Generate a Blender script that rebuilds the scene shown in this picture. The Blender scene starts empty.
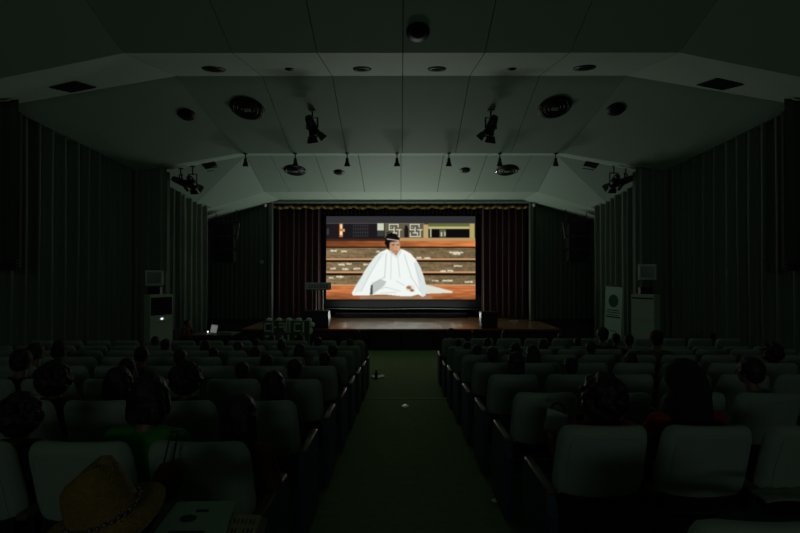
import bpy, bmesh, math, random
import numpy as np
from mathutils import Vector, Matrix, noise

# ---------------------------------------------------------------- camera, world, exposure
S = bpy.context.scene
COL = S.collection
F = 444.0            # focal length in pixels of the 800 px wide frame
EYE = 1.58
HZ = 270.0           # horizon row
VX = 401.0           # vanishing column
cam_d = bpy.data.cameras.new('camera'); cam = bpy.data.objects.new('camera', cam_d); COL.objects.link(cam)
cam_d.sensor_width = 36; cam_d.lens = F*36/800
cam.location = (0, 0, EYE)
cam.rotation_euler = (math.radians(90)+math.atan(3.5/F), 0, math.atan(1.0/F))
S.camera = cam
cam_d.clip_start = 0.05
S.view_settings.view_transform = 'Standard'
S.view_settings.look = 'None'
S.view_settings.gamma = 1
S.view_settings.use_curve_mapping = False
S.view_settings.exposure = 0.0
W = bpy.data.worlds.new('world'); S.world = W; W.use_nodes = True
W.node_tree.nodes['Background'].inputs[0].default_value = (0, 0, 0, 1)
W.node_tree.nodes['Background'].inputs[1].default_value = 0
SCREEN_POWER = 1.5
BACK_FILL_POWER = 0.125
STAGE_FILL_POWER = 98.0
try:
    S.cycles.use_denoising = True
    S.cycles.max_bounces = 8
    S.cycles.diffuse_bounces = 5
except Exception:
    pass

# ---------------------------------------------------------------- helpers
MATS = {}
def mat(name, col, rough=0.8, metal=0.0, var=0.12, scale=30.0, bump=0.0, bscale=None, emit=None, estr=0.0, spec=0.5, sheen=0.0):
    if name in MATS: return MATS[name]
    m = bpy.data.materials.new(name); m.use_nodes = True
    nt = m.node_tree; b = nt.nodes['Principled BSDF']
    b.inputs['Roughness'].default_value = rough; b.inputs['Metallic'].default_value = metal
    b.inputs['Specular IOR Level'].default_value = spec
    if sheen: b.inputs['Sheen Weight'].default_value = sheen
    tc = nt.nodes.new('ShaderNodeTexCoord')
    n = nt.nodes.new('ShaderNodeTexNoise'); n.inputs['Scale'].default_value = scale; n.inputs['Detail'].default_value = 3
    nt.links.new(tc.outputs['Object'], n.inputs['Vector'])
    r = nt.nodes.new('ShaderNodeMapRange'); r.inputs['To Min'].default_value = 1-var; r.inputs['To Max'].default_value = 1+var
    nt.links.new(n.outputs['Fac'], r.inputs['Value'])
    v = nt.nodes.new('ShaderNodeVectorMath'); v.operation = 'SCALE'; v.inputs[0].default_value = col[:3]
    nt.links.new(r.outputs['Result'], v.inputs['Scale'])
    nt.links.new(v.outputs['Vector'], b.inputs['Base Color'])
    if bump:
        n2 = nt.nodes.new('ShaderNodeTexNoise'); n2.inputs['Scale'].default_value = bscale or scale*4
        nt.links.new(tc.outputs['Object'], n2.inputs['Vector'])
        bp = nt.nodes.new('ShaderNodeBump'); bp.inputs['Strength'].default_value = bump; bp.inputs['Distance'].default_value = 0.01
        nt.links.new(n2.outputs['Fac'], bp.inputs['Height']); nt.links.new(bp.outputs['Normal'], b.inputs['Normal'])
    if emit:
        b.inputs['Emission Color'].default_value = (*emit, 1); b.inputs['Emission Strength'].default_value = estr
    MATS[name] = m
    return m

def box(bm, lo, hi, bev=0.0):
    r = bmesh.ops.create_cube(bm, size=1)
    vs = r['verts']
    for v in vs:
        v.co = Vector([(lo[i]+hi[i])/2 + v.co[i]*(hi[i]-lo[i]) for i in range(3)])
    if bev:
        es = list({e for v in vs for e in v.link_edges})
        bmesh.ops.bevel(bm, geom=es, offset=bev, segments=2, affect='EDGES', profile=0.6)
    return bm

def cone(bm, p0, p1, r0, r1, seg=14, caps=True):
    p0 = Vector(p0); p1 = Vector(p1); d = p1-p0
    M = Matrix.Translation((p0+p1)/2) @ d.to_track_quat('Z', 'Y').to_matrix().to_4x4()
    bmesh.ops.create_cone(bm, cap_ends=caps, segments=seg, radius1=r0, radius2=r1, depth=d.length, matrix=M)
def ball(bm, c, r, seg=16):
    if not hasattr(r, '__len__'): r = (r, r, r)
    M = Matrix.Translation(c) @ Matrix.Diagonal((r[0], r[1], r[2], 1))
    bmesh.ops.create_uvsphere(bm, u_segments=seg, v_segments=max(8, seg*2//3), radius=1, matrix=M)
def capsule(bm, p0, p1, r0, r1, seg=12):
    cone(bm, p0, p1, r0, r1, seg); ball(bm, p0, r0, seg); ball(bm, p1, r1, seg)

def mesh(name, bm, m=None, smooth=False):
    me = bpy.data.meshes.new(name); bm.normal_update(); bm.to_mesh(me); bm.free()
    if m: me.materials.append(m)
    if smooth:
        for p in me.polygons: p.use_smooth = True
    return me
def obj(name, bm, m, parent=None, smooth=False, label=None):
    me = bm if isinstance(bm, bpy.types.Mesh) else mesh(name, bm, m, smooth)
    o = bpy.data.objects.new(name, me); COL.objects.link(o)
    if parent: o.parent = parent
    if label: o['label'] = label
    return o
def tag(o, label, cat, group=None):
    o['label'] = label; o['category'] = cat
    if group: o['group'] = group
    return o
def thing(name, label, cat, loc=(0, 0, 0), rz=0.0, group=None, scale=1.0):
    o = bpy.data.objects.new(name, None); COL.objects.link(o)
    o.location = loc; o.rotation_euler = (0, 0, rz); o.scale = (scale,)*3; o.empty_display_size = 0.1
    return tag(o, label, cat, group)
def struct(name, bm, m, parent=None, smooth=False):
    o = obj(name, bm, m, parent, smooth)
    if not parent: o['kind'] = 'structure'
    return o
def kids(o): return list(CH.get(o.name, [])) if False else list(o.children)
def copy_tree(o, parent=None):
    c = o.copy(); COL.objects.link(c)
    if parent: c.parent = parent
    for ch in o.children: copy_tree(ch, c)
    return c
def remesh(bm, voxel, smooth_it=4, name='body', m=None):
    """union of overlapping shapes as one continuous surface"""
    me = bpy.data.meshes.new(name); bm.to_mesh(me); bm.free()
    o = bpy.data.objects.new('tmp', me); COL.objects.link(o)
    a = o.modifiers.new('r', 'REMESH'); a.mode = 'VOXEL'; a.voxel_size = voxel
    s = o.modifiers.new('s', 'SMOOTH'); s.iterations = smooth_it; s.factor = 0.5
    dg = bpy.context.evaluated_depsgraph_get(); dg.update()
    out = bpy.data.meshes.new_from_object(o.evaluated_get(dg))
    bpy.data.objects.remove(o); out.name = name
    for p in out.polygons: p.use_smooth = True
    out.materials.clear()
    if m: out.materials.append(m)
    return out

def pt(x, y, Y):          # pixel + depth -> world
    return Vector(((x-VX)/F*Y, Y, EYE-(y-HZ)/F*Y))

# ---------------------------------------------------------------- materials
M_ceil = mat('ceiling_board', (.44, .57, .49), rough=.6, var=.05, scale=3, bump=.1, bscale=60)
M_back = mat('ceiling_void', (.02, .02, .02))
M_wall = mat('wall_plaster', (.06, .08, .065))
M_curt = mat('green_drape', (.20, .24, .205), rough=.9, var=.15, scale=8, bump=.2, bscale=120, sheen=.3)
M_trim = mat('painted_trim', (.26, .33, .28), rough=.6)
M_maroon = mat('maroon_velvet', (.055, .012, .014), rough=.95, var=.2, scale=10, sheen=.3)
M_black = mat('black_cloth', (.006, .006, .008), rough=.95)
M_gold = mat('gold_fringe', (.50, .38, .10), rough=.55, var=.3, scale=80)
M_carpet = mat('green_carpet', (.15, .23, .085), rough=.95, var=.35, scale=14, bump=.5, bscale=400)
M_cover = mat('pale_green_seat_cloth', (.30, .36, .31), rough=.9, var=.08, scale=12, bump=.25, bscale=300)
M_cush = mat('dark_seat_fabric', (.020, .026, .035), rough=.9, var=.2)
M_blue = mat('blue_end_panel', (.020, .050, .105), rough=.6)
M_metal = mat('dark_metal', (.03, .03, .03), rough=.4, metal=.7)
M_wood = mat('brown_armrest_wood', (.10, .07, .045), rough=.35, var=.2, scale=12)
M_blk = mat('black_plastic', (.010, .010, .010), rough=.45)
M_grey = mat('grey_plastic', (.22, .26, .23), rough=.6)
M_white = mat('white_plastic', (.62, .70, .62), rough=.5)
M_chrome = mat('bright_metal', (.6, .6, .6), rough=.2, metal=1)
M_drape_side = mat('dark_green_drape', (.085, .105, .09), rough=.9, var=.15, scale=8, bump=.2, bscale=120, sheen=.3)
M_lens = mat('spot_lens', (.10, .11, .10), rough=.08, spec=.8)
M_paper = mat('paper', (.60, .66, .58), rough=.8)
M_ink = mat('dark_print', (.02, .03, .025), rough=.8)

def stage_wood():
    m = bpy.data.materials.new('stage_wood'); m.use_nodes = True; nt = m.node_tree; b = nt.nodes['Principled BSDF']
    tc = nt.nodes.new('ShaderNodeTexCoord'); mp = nt.nodes.new('ShaderNodeMapping'); mp.inputs['Scale'].default_value = (9, .6, 1)
    n = nt.nodes.new('ShaderNodeTexNoise'); n.inputs['Scale'].default_value = 3; n.inputs['Detail'].default_value = 6
    cr = nt.nodes.new('ShaderNodeValToRGB'); cr.color_ramp.elements[0].color = (.34, .20, .10, 1); cr.color_ramp.elements[1].color = (.50, .32, .17, 1)
    nt.links.new(tc.outputs['Object'], mp.inputs[0]); nt.links.new(mp.outputs[0], n.inputs['Vector'])
    nt.links.new(n.outputs['Fac'], cr.inputs[0]); nt.links.new(cr.outputs[0], b.inputs['Base Color'])
    b.inputs['Roughness'].default_value = .34; b.inputs['Specular IOR Level'].default_value = 1.0; b.inputs['Coat Weight'].default_value = 1.0; b.inputs['Coat Roughness'].default_value = .27; b.inputs['Coat IOR'].default_value = 1.9
    return m
M_stage = stage_wood()
M_nose = mat('red_brown_nosing', (.30, .06, .04), rough=.3, var=.2)

# ---------------------------------------------------------------- ceiling profile (Y, height, break X, wing slope)
PROF = [(-8.0, 6.1, 4.5, .20), (4.0, 6.28, 4.5, .20), (7.07, 5.05, 4.44, .205), (8.61, 5.36, 4.38, .173), (10.9, 4.45, 4.0, .173),
        (11.35, 4.51, 3.98, .19), (13.35, 3.93, 4.1, .30), (15.4, 4.01, 4.2, .31), (15.6, 4.30, 4.3, .05)]
def prof(Y):
    for a, b in zip(PROF, PROF[1:]):
        if Y <= b[0]:
            t = max(0, (Y-a[0])/(b[0]-a[0])); return [a[i]+(b[i]-a[i])*t for i in range(1, 4)]
    return list(PROF[-1][1:])
def ceil_z(X, Y):
    h, br, s = prof(Y)
    return h - max(0, abs(X)-br)*s
def hit_ceiling(x, y, y0=4.0):      # where the sight line of a pixel meets the ceiling
    Y = y0
    while Y < 15.3:
        p = pt(x, y, Y)
        if p.z >= ceil_z(p.x, Y): return p
        Y += .005
    return p
def ceil_normal(p):
    e = .02
    dx = (ceil_z(p.x+e, p.y)-ceil_z(p.x-e, p.y))/(2*e); dy = (ceil_z(p.x, p.y+e)-ceil_z(p.x, p.y-e))/(2*e)
    return Vector((dx, dy, -1)).normalized()     # pointing down into the hall

bm = bmesh.new()
for (a, b) in zip(PROF, PROF[1:]):
    T = .07
    def q(X, r): return bm.verts.new((X, r[0], r[1]-max(0, abs(X)-r[2])*r[3]+T))
    for s in (-1, 1):
        for A0, A1, B0, B1 in ((0, a[2], 0, b[2]), (a[2], 6.6, b[2], 6.6), (6.6, 9, 6.6, 9)):
            bm.faces.new((q(s*A0, a), q(s*A1, a), q(s*B1, b))); bm.faces.new((q(s*A0, a), q(s*B1, b), q(s*B0, b)))
ceiling = struct('ceiling', bm, M_back)
SEAMS = [(-2.7, -1.34, 0.03, 1.34, 2.7)]*4 + [(-2.2, -1.09, .0, 1.09, 2.2)] + [(-3.35, -2.2, -1.09, .0, 1.09, 2.2, 3.35)] + [(-2.2, 0, 2.2)] + [(0,)]
for (a, b), sm in zip(zip(PROF, PROF[1:]), SEAMS):
    xs0 = [-9, -6.6, -a[2], *sm, a[2], 6.6, 9]; xs1 = [-9, -6.6, -b[2], *sm, b[2], 6.6, 9]
    g = .007
    for k in range(len(xs0)-1):
        bm = bmesh.new()
        def cz(X, r): return r[1]-max(0, abs(X)-r[2])*r[3]
        lowr = [(xs0[k]+g, a), (xs0[k+1]-g, a), (xs1[k+1]-g, b), (xs1[k]+g, b)]
        lo = [bm.verts.new((X, r[0], cz(X, r))) for X, r in lowr]
        hi = [bm.verts.new((X, r[0], cz(X, r)+.04)) for X, r in lowr]
        if abs(xs0[k]) < abs(xs0[k+1]): tri = ((0, 1, 2), (0, 2, 3))      # same diagonal, mirrored left and right
        else: tri = ((1, 3, 0), (1, 2, 3))
        for T_ in tri: bm.faces.new([lo[i] for i in T_]); bm.faces.new([hi[i] for i in T_][::-1])
        for i in range(4): bm.faces.new((lo[i], hi[i], hi[(i+1) % 4], lo[(i+1) % 4]))
        bmesh.ops.recalc_face_normals(bm, faces=bm.faces)
        obj('ceiling_panel', bm, M_ceil, ceiling)

# ---------------------------------------------------------------- floor
ROWP = .95
SL = .092
def floor_z(Y): return -SL*Y if Y <= 8.05 else -.80
bm = bmesh.new()
pf = [(-8, .736), (8.05, -SL*8.05), (8.05, -.80), (13.3, -.80)]
tops = [[bm.verts.new((s*9, y, z)) for s in (-1, 1)] for y, z in pf]
bots = [[bm.verts.new((s*9, y, -1.2)) for s in (-1, 1)] for y, z in (pf[0], pf[-1])]
for a, b in zip(tops, tops[1:]): bm.faces.new((a[0], a[1], b[1], b[0]))
bm.faces.new((bots[0][0], bots[1][0], bots[1][1], bots[0][1]))
floor = struct('floor', bm, M_carpet)
bm = bmesh.new(); box(bm, (-.72, 7.93, -SL*7.98-.006), (.84, 8.05, -SL*7.98+.012), .004)
obj('step_nosing', bm, mat('nosing_strip', (.20, .27, .12), rough=.9), floor)

# ---------------------------------------------------------------- walls and drapes
def wall(name, pts, z0=-1.0, z1=None, th=.1, m=M_wall):
    """one wall running through the points, its top just above the ceiling boards"""
    bm = bmesh.new()
    prev = None
    P = []
    for (a, b) in zip(pts, pts[1:]):
        n = max(1, int((Vector(b)-Vector(a)).length/.5))
        for i in range(n): P.append(Vector(a).lerp(Vector(b), i/n))
    P.append(Vector(pts[-1]))
    rows = []
    for i, p in enumerate(P):
        a = P[max(0, i-1)]; b = P[min(len(P)-1, i+1)]; d = (b-a).normalized(); nrm = Vector((-d.y, d.x))
        if nrm.dot(Vector((p.x, 0))) < 0: nrm = -nrm
        zt = (z1 if z1 else ceil_z(p.x, p.y)+.02)
        q = p+nrm*th
        rows.append([bm.verts.new((p.x, p.y, z0)), bm.verts.new((p.x, p.y, zt)), bm.verts.new((q.x, q.y, zt)), bm.verts.new((q.x, q.y, z0))])
    for r, s in zip(rows, rows[1:]):
        for k in range(4): bm.faces.new((r[k], s[k], s[(k+1) % 4], r[(k+1) % 4]))
    bm.faces.new(rows[0]); bm.faces.new(rows[-1])
    bmesh.ops.recalc_face_normals(bm, faces=bm.faces)
    return struct(name, bm, m)
WP = [(8.55, -8), (8.55, 8.0), (6.75, 10.95), (6.75, 11.3), (6.65, 11.55), (5.95, 13.4), (7.4, 13.6), (7.4, 15.4)]
for s, nm in ((-1, 'left'), (1, 'right')):
    wall('wall_'+nm, [(s*x, y) for x, y in WP])
bm = bmesh.new(); box(bm, (-9, -8.1, -.2), (9, -8, 6.2)); struct('wall_back', bm, M_wall)
# unseen glowing panel added on the back wall to light the seat backs
bm = bmesh.new(); box(bm, (-1.5, -7.99, 2.5), (1.5, -7.97, 3.5))
wn = struct('fill_panel_1', bm, mat('back_fill_glow', (.2, .2, .2), emit=(.80, 1.0, .84), estr=BACK_FILL_POWER*20))
bm = bmesh.new()
for lo, hi in (((-1.6, -8, 2.4), (1.6, -7.94, 2.5)), ((-1.6, -8, 3.5), (1.6, -7.94, 3.6)), ((-1.6, -8, 2.5), (-1.5, -7.94, 3.5)), ((1.5, -8, 2.5), (1.6, -7.94, 3.5))):
    box(bm, lo, hi)
obj('fill_panel_frame', bm, M_trim, wn)

def drape(name, pts, zb, zt, pitch=.23, depth=.10, m=M_curt, parent=None, tops=None, jitter=.25, seed=1):
    """pleated cloth hanging along a line; folds are real geometry"""
    rnd = random.Random(seed)
    bm = bmesh.new(); rows = []
    for (a, b) in zip(pts, pts[1:]):
        a = Vector(a); b = Vector(b); L = (b-a).length; d = (b-a)/L
        nrm = Vector((-d.y, d.x))
        if nrm.dot(Vector((0, 0))-Vector(((a+b)/2))) < 0: nrm = -nrm
        n = max(1, round(L/pitch)); edges = [0]
        for i in range(1, n): edges.append((i+rnd.uniform(-jitter, jitter)*.6)*L/n)
        edges.append(L)
        for e0, e1 in zip(edges, edges[1:]):
            dp = depth*rnd.uniform(.7, 1.25)
            for t, hh in ((0, 0), (.26, .04), (.32, .5), (.38, .84), (.45, .98), (.53, .98), (.60, .84), (.66, .5), (.72, .04)):
                h = dp*hh
                p = a+d*(e0+(e1-e0)*t)+nrm*h
                rows.append((p, h))
        rows.append((b.copy(), 0))
    V = []
    for p, h in rows:
        top = (ceil_z(p.x, p.y)-.012) if zt is None else zt
        bot = (floor_z(p.y)+.03) if zb is None else zb
        col = []
        for k in range(4):
            f = k/3
            col.append(bm.verts.new((p.x+.008*math.sin(p.y*9+k*2), p.y, top+(bot-top)*f)))
        V.append(col)
    for a, b in zip(V, V[1:]):
        if (a[0].co-b[0].co).length < 1e-6: continue
        for k in range(3): bm.faces.new((a[k], a[k+1], b[k+1], b[k]))
    bmesh.ops.recalc_face_normals(bm, faces=bm.faces)
    return obj(name, bm, m, parent)

def rail_along(pts, parent, dz=.0, w=.05, h=.035):
    bm = bmesh.new()
    for a, b in zip(pts, pts[1:]):
        n = max(1, int((Vector(b)-Vector(a)).length/.4))
        for i in range(n):
            p = Vector(a).lerp(Vector(b), i/n); q_ = Vector(a).lerp(Vector(b), (i+1)/n)
            d = (q_-p).normalized(); nr = Vector((-d.y, d.x))*w/2
            vs = []
            for r in (p, q_):
                z = ceil_z(r.x, r.y)-.003+dz
                for s in (-1, 1):
                    for t in (0, 1): vs.append(bm.verts.new((r.x+nr.x*s, r.y+nr.y*s, z-h*t)))
            bmesh.ops.convex_hull(bm, input=vs)
    return obj('curtain_rail', bm, M_trim, parent)

for s, side in ((-1, 'left'), (1, 'right')):
    c = thing('wall_curtain', f'long dark green pleated curtain covering the {side} side wall beside the seats', 'curtain', group='pleated wall curtains')
    P = [(s*8.35, 7.6), (s*6.58, 10.92), (s*5.80, 10.97)]
    P0 = [(s*8.42, 3.0), (s*8.42, 7.5)]
    drape('curtain_cloth', P, None, None, parent=c, seed=3+s)
    drape('curtain_cloth', P0, None, None, parent=c, seed=30+s)
    rail_along([(s*(abs(x)-.10), y-.05) for x, y in P[:2]]+[(s*5.80, 10.87)], c)
    # return of the pilaster
    bm = bmesh.new(); box(bm, (min(s*5.80, s*6.70), 10.985, -.80), (max(s*5.80, s*6.70), 11.12, ceil_z(6.4, 11.1)-.02))
    struct('trim_1' if s < 0 else 'trim_2', bm, M_wall)
    c = thing('wall_curtain', f'dark green pleated curtain on the {side} wall between the cooling unit and the stage', 'curtain', group='pleated wall curtains')
    P = [(s*6.48, 11.45), (s*5.80, 13.28)]
    drape('curtain_cloth', P, None, None, pitch=.20, parent=c, seed=9+s)
    rail_along([(s*(abs(x)-.09), y) for x, y in P], c)
    c = thing('stage_side_curtain', f'narrow-pleated dark green curtain on the wall {side} of the stage opening', 'curtain', group='curtains beside the stage opening')
    P = [(s*7.2, 15.30), (s*4.62, 15.30)]
    drape('curtain_cloth', P, -.1, ceil_z(4.7, 15.3)-.05, pitch=.16, depth=.04, m=M_drape_side, parent=c, seed=19+s)
    # hanging curtained box nearest the camera
    c = thing('hanging_curtain_box', f'dark curtained box hanging from the ceiling at the {side} edge of the picture', 'curtain box', group='hanging curtain boxes')
    X0, X1 = 7.16, 8.3
    drape('curtain_cloth', [(s*X1, 8.28), (s*X0, 8.28)], 1.72, None, pitch=.2, depth=.05, m=M_drape_side, parent=c, seed=40+s)
    bm = bmesh.new(); xa, xb = sorted((s*X0, s*X1)); box(bm, (xa, 8.30, 1.60), (xb, 8.37, ceil_z(X0, 8.3)-.25), .005)
    obj('backing_board', bm, mat('dark_board', (.03, .035, .03)), c)
    bm = bmesh.new()
    for k in range(4): box(bm, (xa, 8.24, 1.57+k*.06), (xb, 8.29, 1.605+k*.06), .006)
    obj('bottom_batten', bm, mat('dark_board', (.03, .035, .03)), c)

# front wall either side of the opening, stage house
bm = bmesh.new(); box(bm, (-7.5, 15.42, -.8), (-4.50, 15.55, 4.6)); struct('wall_front', bm, M_wall)
bm = bmesh.new(); box(bm, (4.50, 15.42, -.8), (7.5, 15.55, 4.6)); struct('wall_front', bm, M_wall)
for s in (-1, 1):
    bm = bmesh.new(); xa, xb = sorted((s*4.44, s*4.56)); box(bm, (xa, 15.24, -.17), (xb, 15.44, 3.93), .01); struct('trim_%d' % (3 if s < 0 else 4), bm, mat('opening_trim', (.12, .145, .125), rough=.5))
bm = bmesh.new(); box(bm, (-4.5, 15.30, 3.90), (4.5, 15.42, 4.02), .01); struct('trim_5', bm, M_trim)
bm = bmesh.new()
box(bm, (-7.5, 18.2, -.9), (7.5, 18.3, 4.8)); box(bm, (-7.6, 15.5, -.9), (-7.5, 18.3, 4.8)); box(bm, (7.5, 15.5, -.9), (7.6, 18.3, 4.8)); box(bm, (-7.6, 15.5, 4.7), (7.6, 18.3, 4.8))
struct('wall_stage', bm, M_black)
STZ = EYE-1.754
# stage: planked top, nosing and panelled front
bm = bmesh.new(); box(bm, (-4.75, 13.30, -.85), (4.75, 18.2, STZ-.03)); stage = struct('stage_floor', bm, mat('stage_base', (.02, .012, .01)))
for k in range(19):
    x0 = -4.75+k*.5
    bm = bmesh.new(); box(bm, (x0+.002, 13.26, STZ-.03), (x0+.498, 18.2, STZ), 0)
    obj('floor_board', bm, M_stage, stage)
bm = bmesh.new(); box(bm, (-4.75, 13.20, STZ-.06), (4.75, 13.26, STZ+.002), .008); obj('stage_nosing', bm, M_nose, stage)
for k in range(10):
    bm = bmesh.new(); x0 = -4.75+k*.95; box(bm, (x0+.03, 13.245, -.78), (x0+.92, 13.30, STZ-.09), .01); obj('front_panel', bm, mat('dark_stage_front', (.018, .014, .014), rough=.6), stage)

# added, shielded footlight trough under the screen, put in to brighten the ceiling boards
t = thing('fill_trough', 'added low black footlight trough on the stage floor under the screen', 'fill', (0, 16.40, STZ))
bm = bmesh.new(); box(bm, (-2.45, -.10, 0), (2.45, -.08, .060)); box(bm, (-2.45, .08, 0), (2.45, .10, .16)); box(bm, (-2.45, -.08, 0), (2.45, .10, .01)); obj('trough', bm, M_black, t)
for k in range(9):
    bm = bmesh.new(); cone(bm, (-2.2+.55*k, 0, .01), (-2.2+.55*k, -.01, .035), .04, .055, 14); obj('fill_cup', bm, M_metal, t)
ld = bpy.data.lights.new('fill', 'AREA'); ld.shape = 'RECTANGLE'; ld.size = 4.8; ld.size_y = .07; ld.energy = STAGE_FILL_POWER; ld.color = (.88, 1.0, .88)
lo_ = bpy.data.objects.new('fill_lamp', ld); COL.objects.link(lo_); lo_.parent = t; lo_.location = (0, -.01, .040); lo_.rotation_euler = (math.radians(180+48), 0, 0)
# ---------------------------------------------------------------- stage cloths
def valance(name, Y, x0, x1, ztop, zbot, amp, n, label, m, fringe=True, grp=None):
    t = thing(name, label, 'valance', (0, Y, 0))
    bm = bmesh.new(); N = 160; V = []
    for i in range(N+1):
        u = i/N; x = x0+(x1-x0)*u; ph = u*n*math.pi
        zb = zbot-amp*abs(math.sin(ph)); yy = .03*math.sin(u*n*2*math.pi*2.5)
        V.append([bm.verts.new((x, yy, ztop)), bm.verts.new((x, yy*1.2, (ztop+zb)/2)), bm.verts.new((x, yy*1.5, zb))])
    for a, b in zip(V, V[1:]):
        for k in range(2): bm.faces.new((a[k], a[k+1], b[k+1], b[k]))
    obj('valance_cloth', bm, m, t)
    if fringe:
        bm = bmesh.new(); V = []
        for i in range(N*3+1):
            u = i/N/3; x = x0+(x1-x0)*u; ph = u*n*math.pi
            zb = zbot-amp*abs(math.sin(ph)); yy = .045*math.sin(u*n*2*math.pi*2.5)
            V.append([bm.verts.new((x, yy-.015, zb+.035)), bm.verts.new((x, yy-.03, zb-.01)), bm.verts.new((x, yy-.02, zb-.045-(.012 if i % 2 else 0)))])
        for a, b in zip(V, V[1:]):
            for k in range(2): bm.faces.new((a[k], a[k+1], b[k+1], b[k]))
        obj('gold_fringe', bm, M_gold, t, label='gold fringe along the scalloped hem')
    return t
valance('stage_valance', 15.72, -4.5, 4.5, 4.25, 3.835, .055, 16, 'maroon velvet valance with scalloped gold fringe across the top of the stage', M_maroon)
valance('inner_valance', 16.45, -4.0, 4.0, 4.5, 3.66, .03, 22, 'second darker valance with a faint trim hanging above the screen', mat('dark_maroon', (.030, .009, .011), rough=.95), fringe=False)
for s, side in ((-1, 'left'), (1, 'right')):
    t = thing('stage_leg_curtain', f'dark maroon curtain hanging inside the {side} edge of the stage opening', 'curtain', group='maroon stage curtains')
    drape('curtain_cloth', [(s*4.5, 15.95), (s*2.95, 16.35)], STZ+.02, 4.6, pitch=.22, depth=.07, m=M_maroon, parent=t, seed=60+s)
t = thing('backdrop', 'dark full-width cloth hanging at the back wall of the stage', 'curtain')
drape('backdrop_cloth', [(-7.3, 17.9), (7.3, 17.9)], STZ+.01, 4.6, pitch=.35, depth=.08, m=M_black, parent=t, seed=77)
t = thing('screen_surround', 'black cloth framing the screen with a pale bar along its bottom hem', 'screen cloth')
bm = bmesh.new(); box(bm, (-3.95, 16.60, EYE-1.44), (3.93, 16.62, 4.55)); obj('surround_cloth', bm, M_black, t)
bm = bmesh.new()
for k in range(20):
    a = -3.95+k*.394; z = lambda x: EYE-1.445+.012*math.sin(x*1.7)
    cone(bm, (a, 16.585, z(a)), (a+.396, 16.585, z(a+.396)), .018, .018, 8)
obj('hem_bar', bm, mat('hem_bar', (.07, .085, .08), rough=.6), t)

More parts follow.
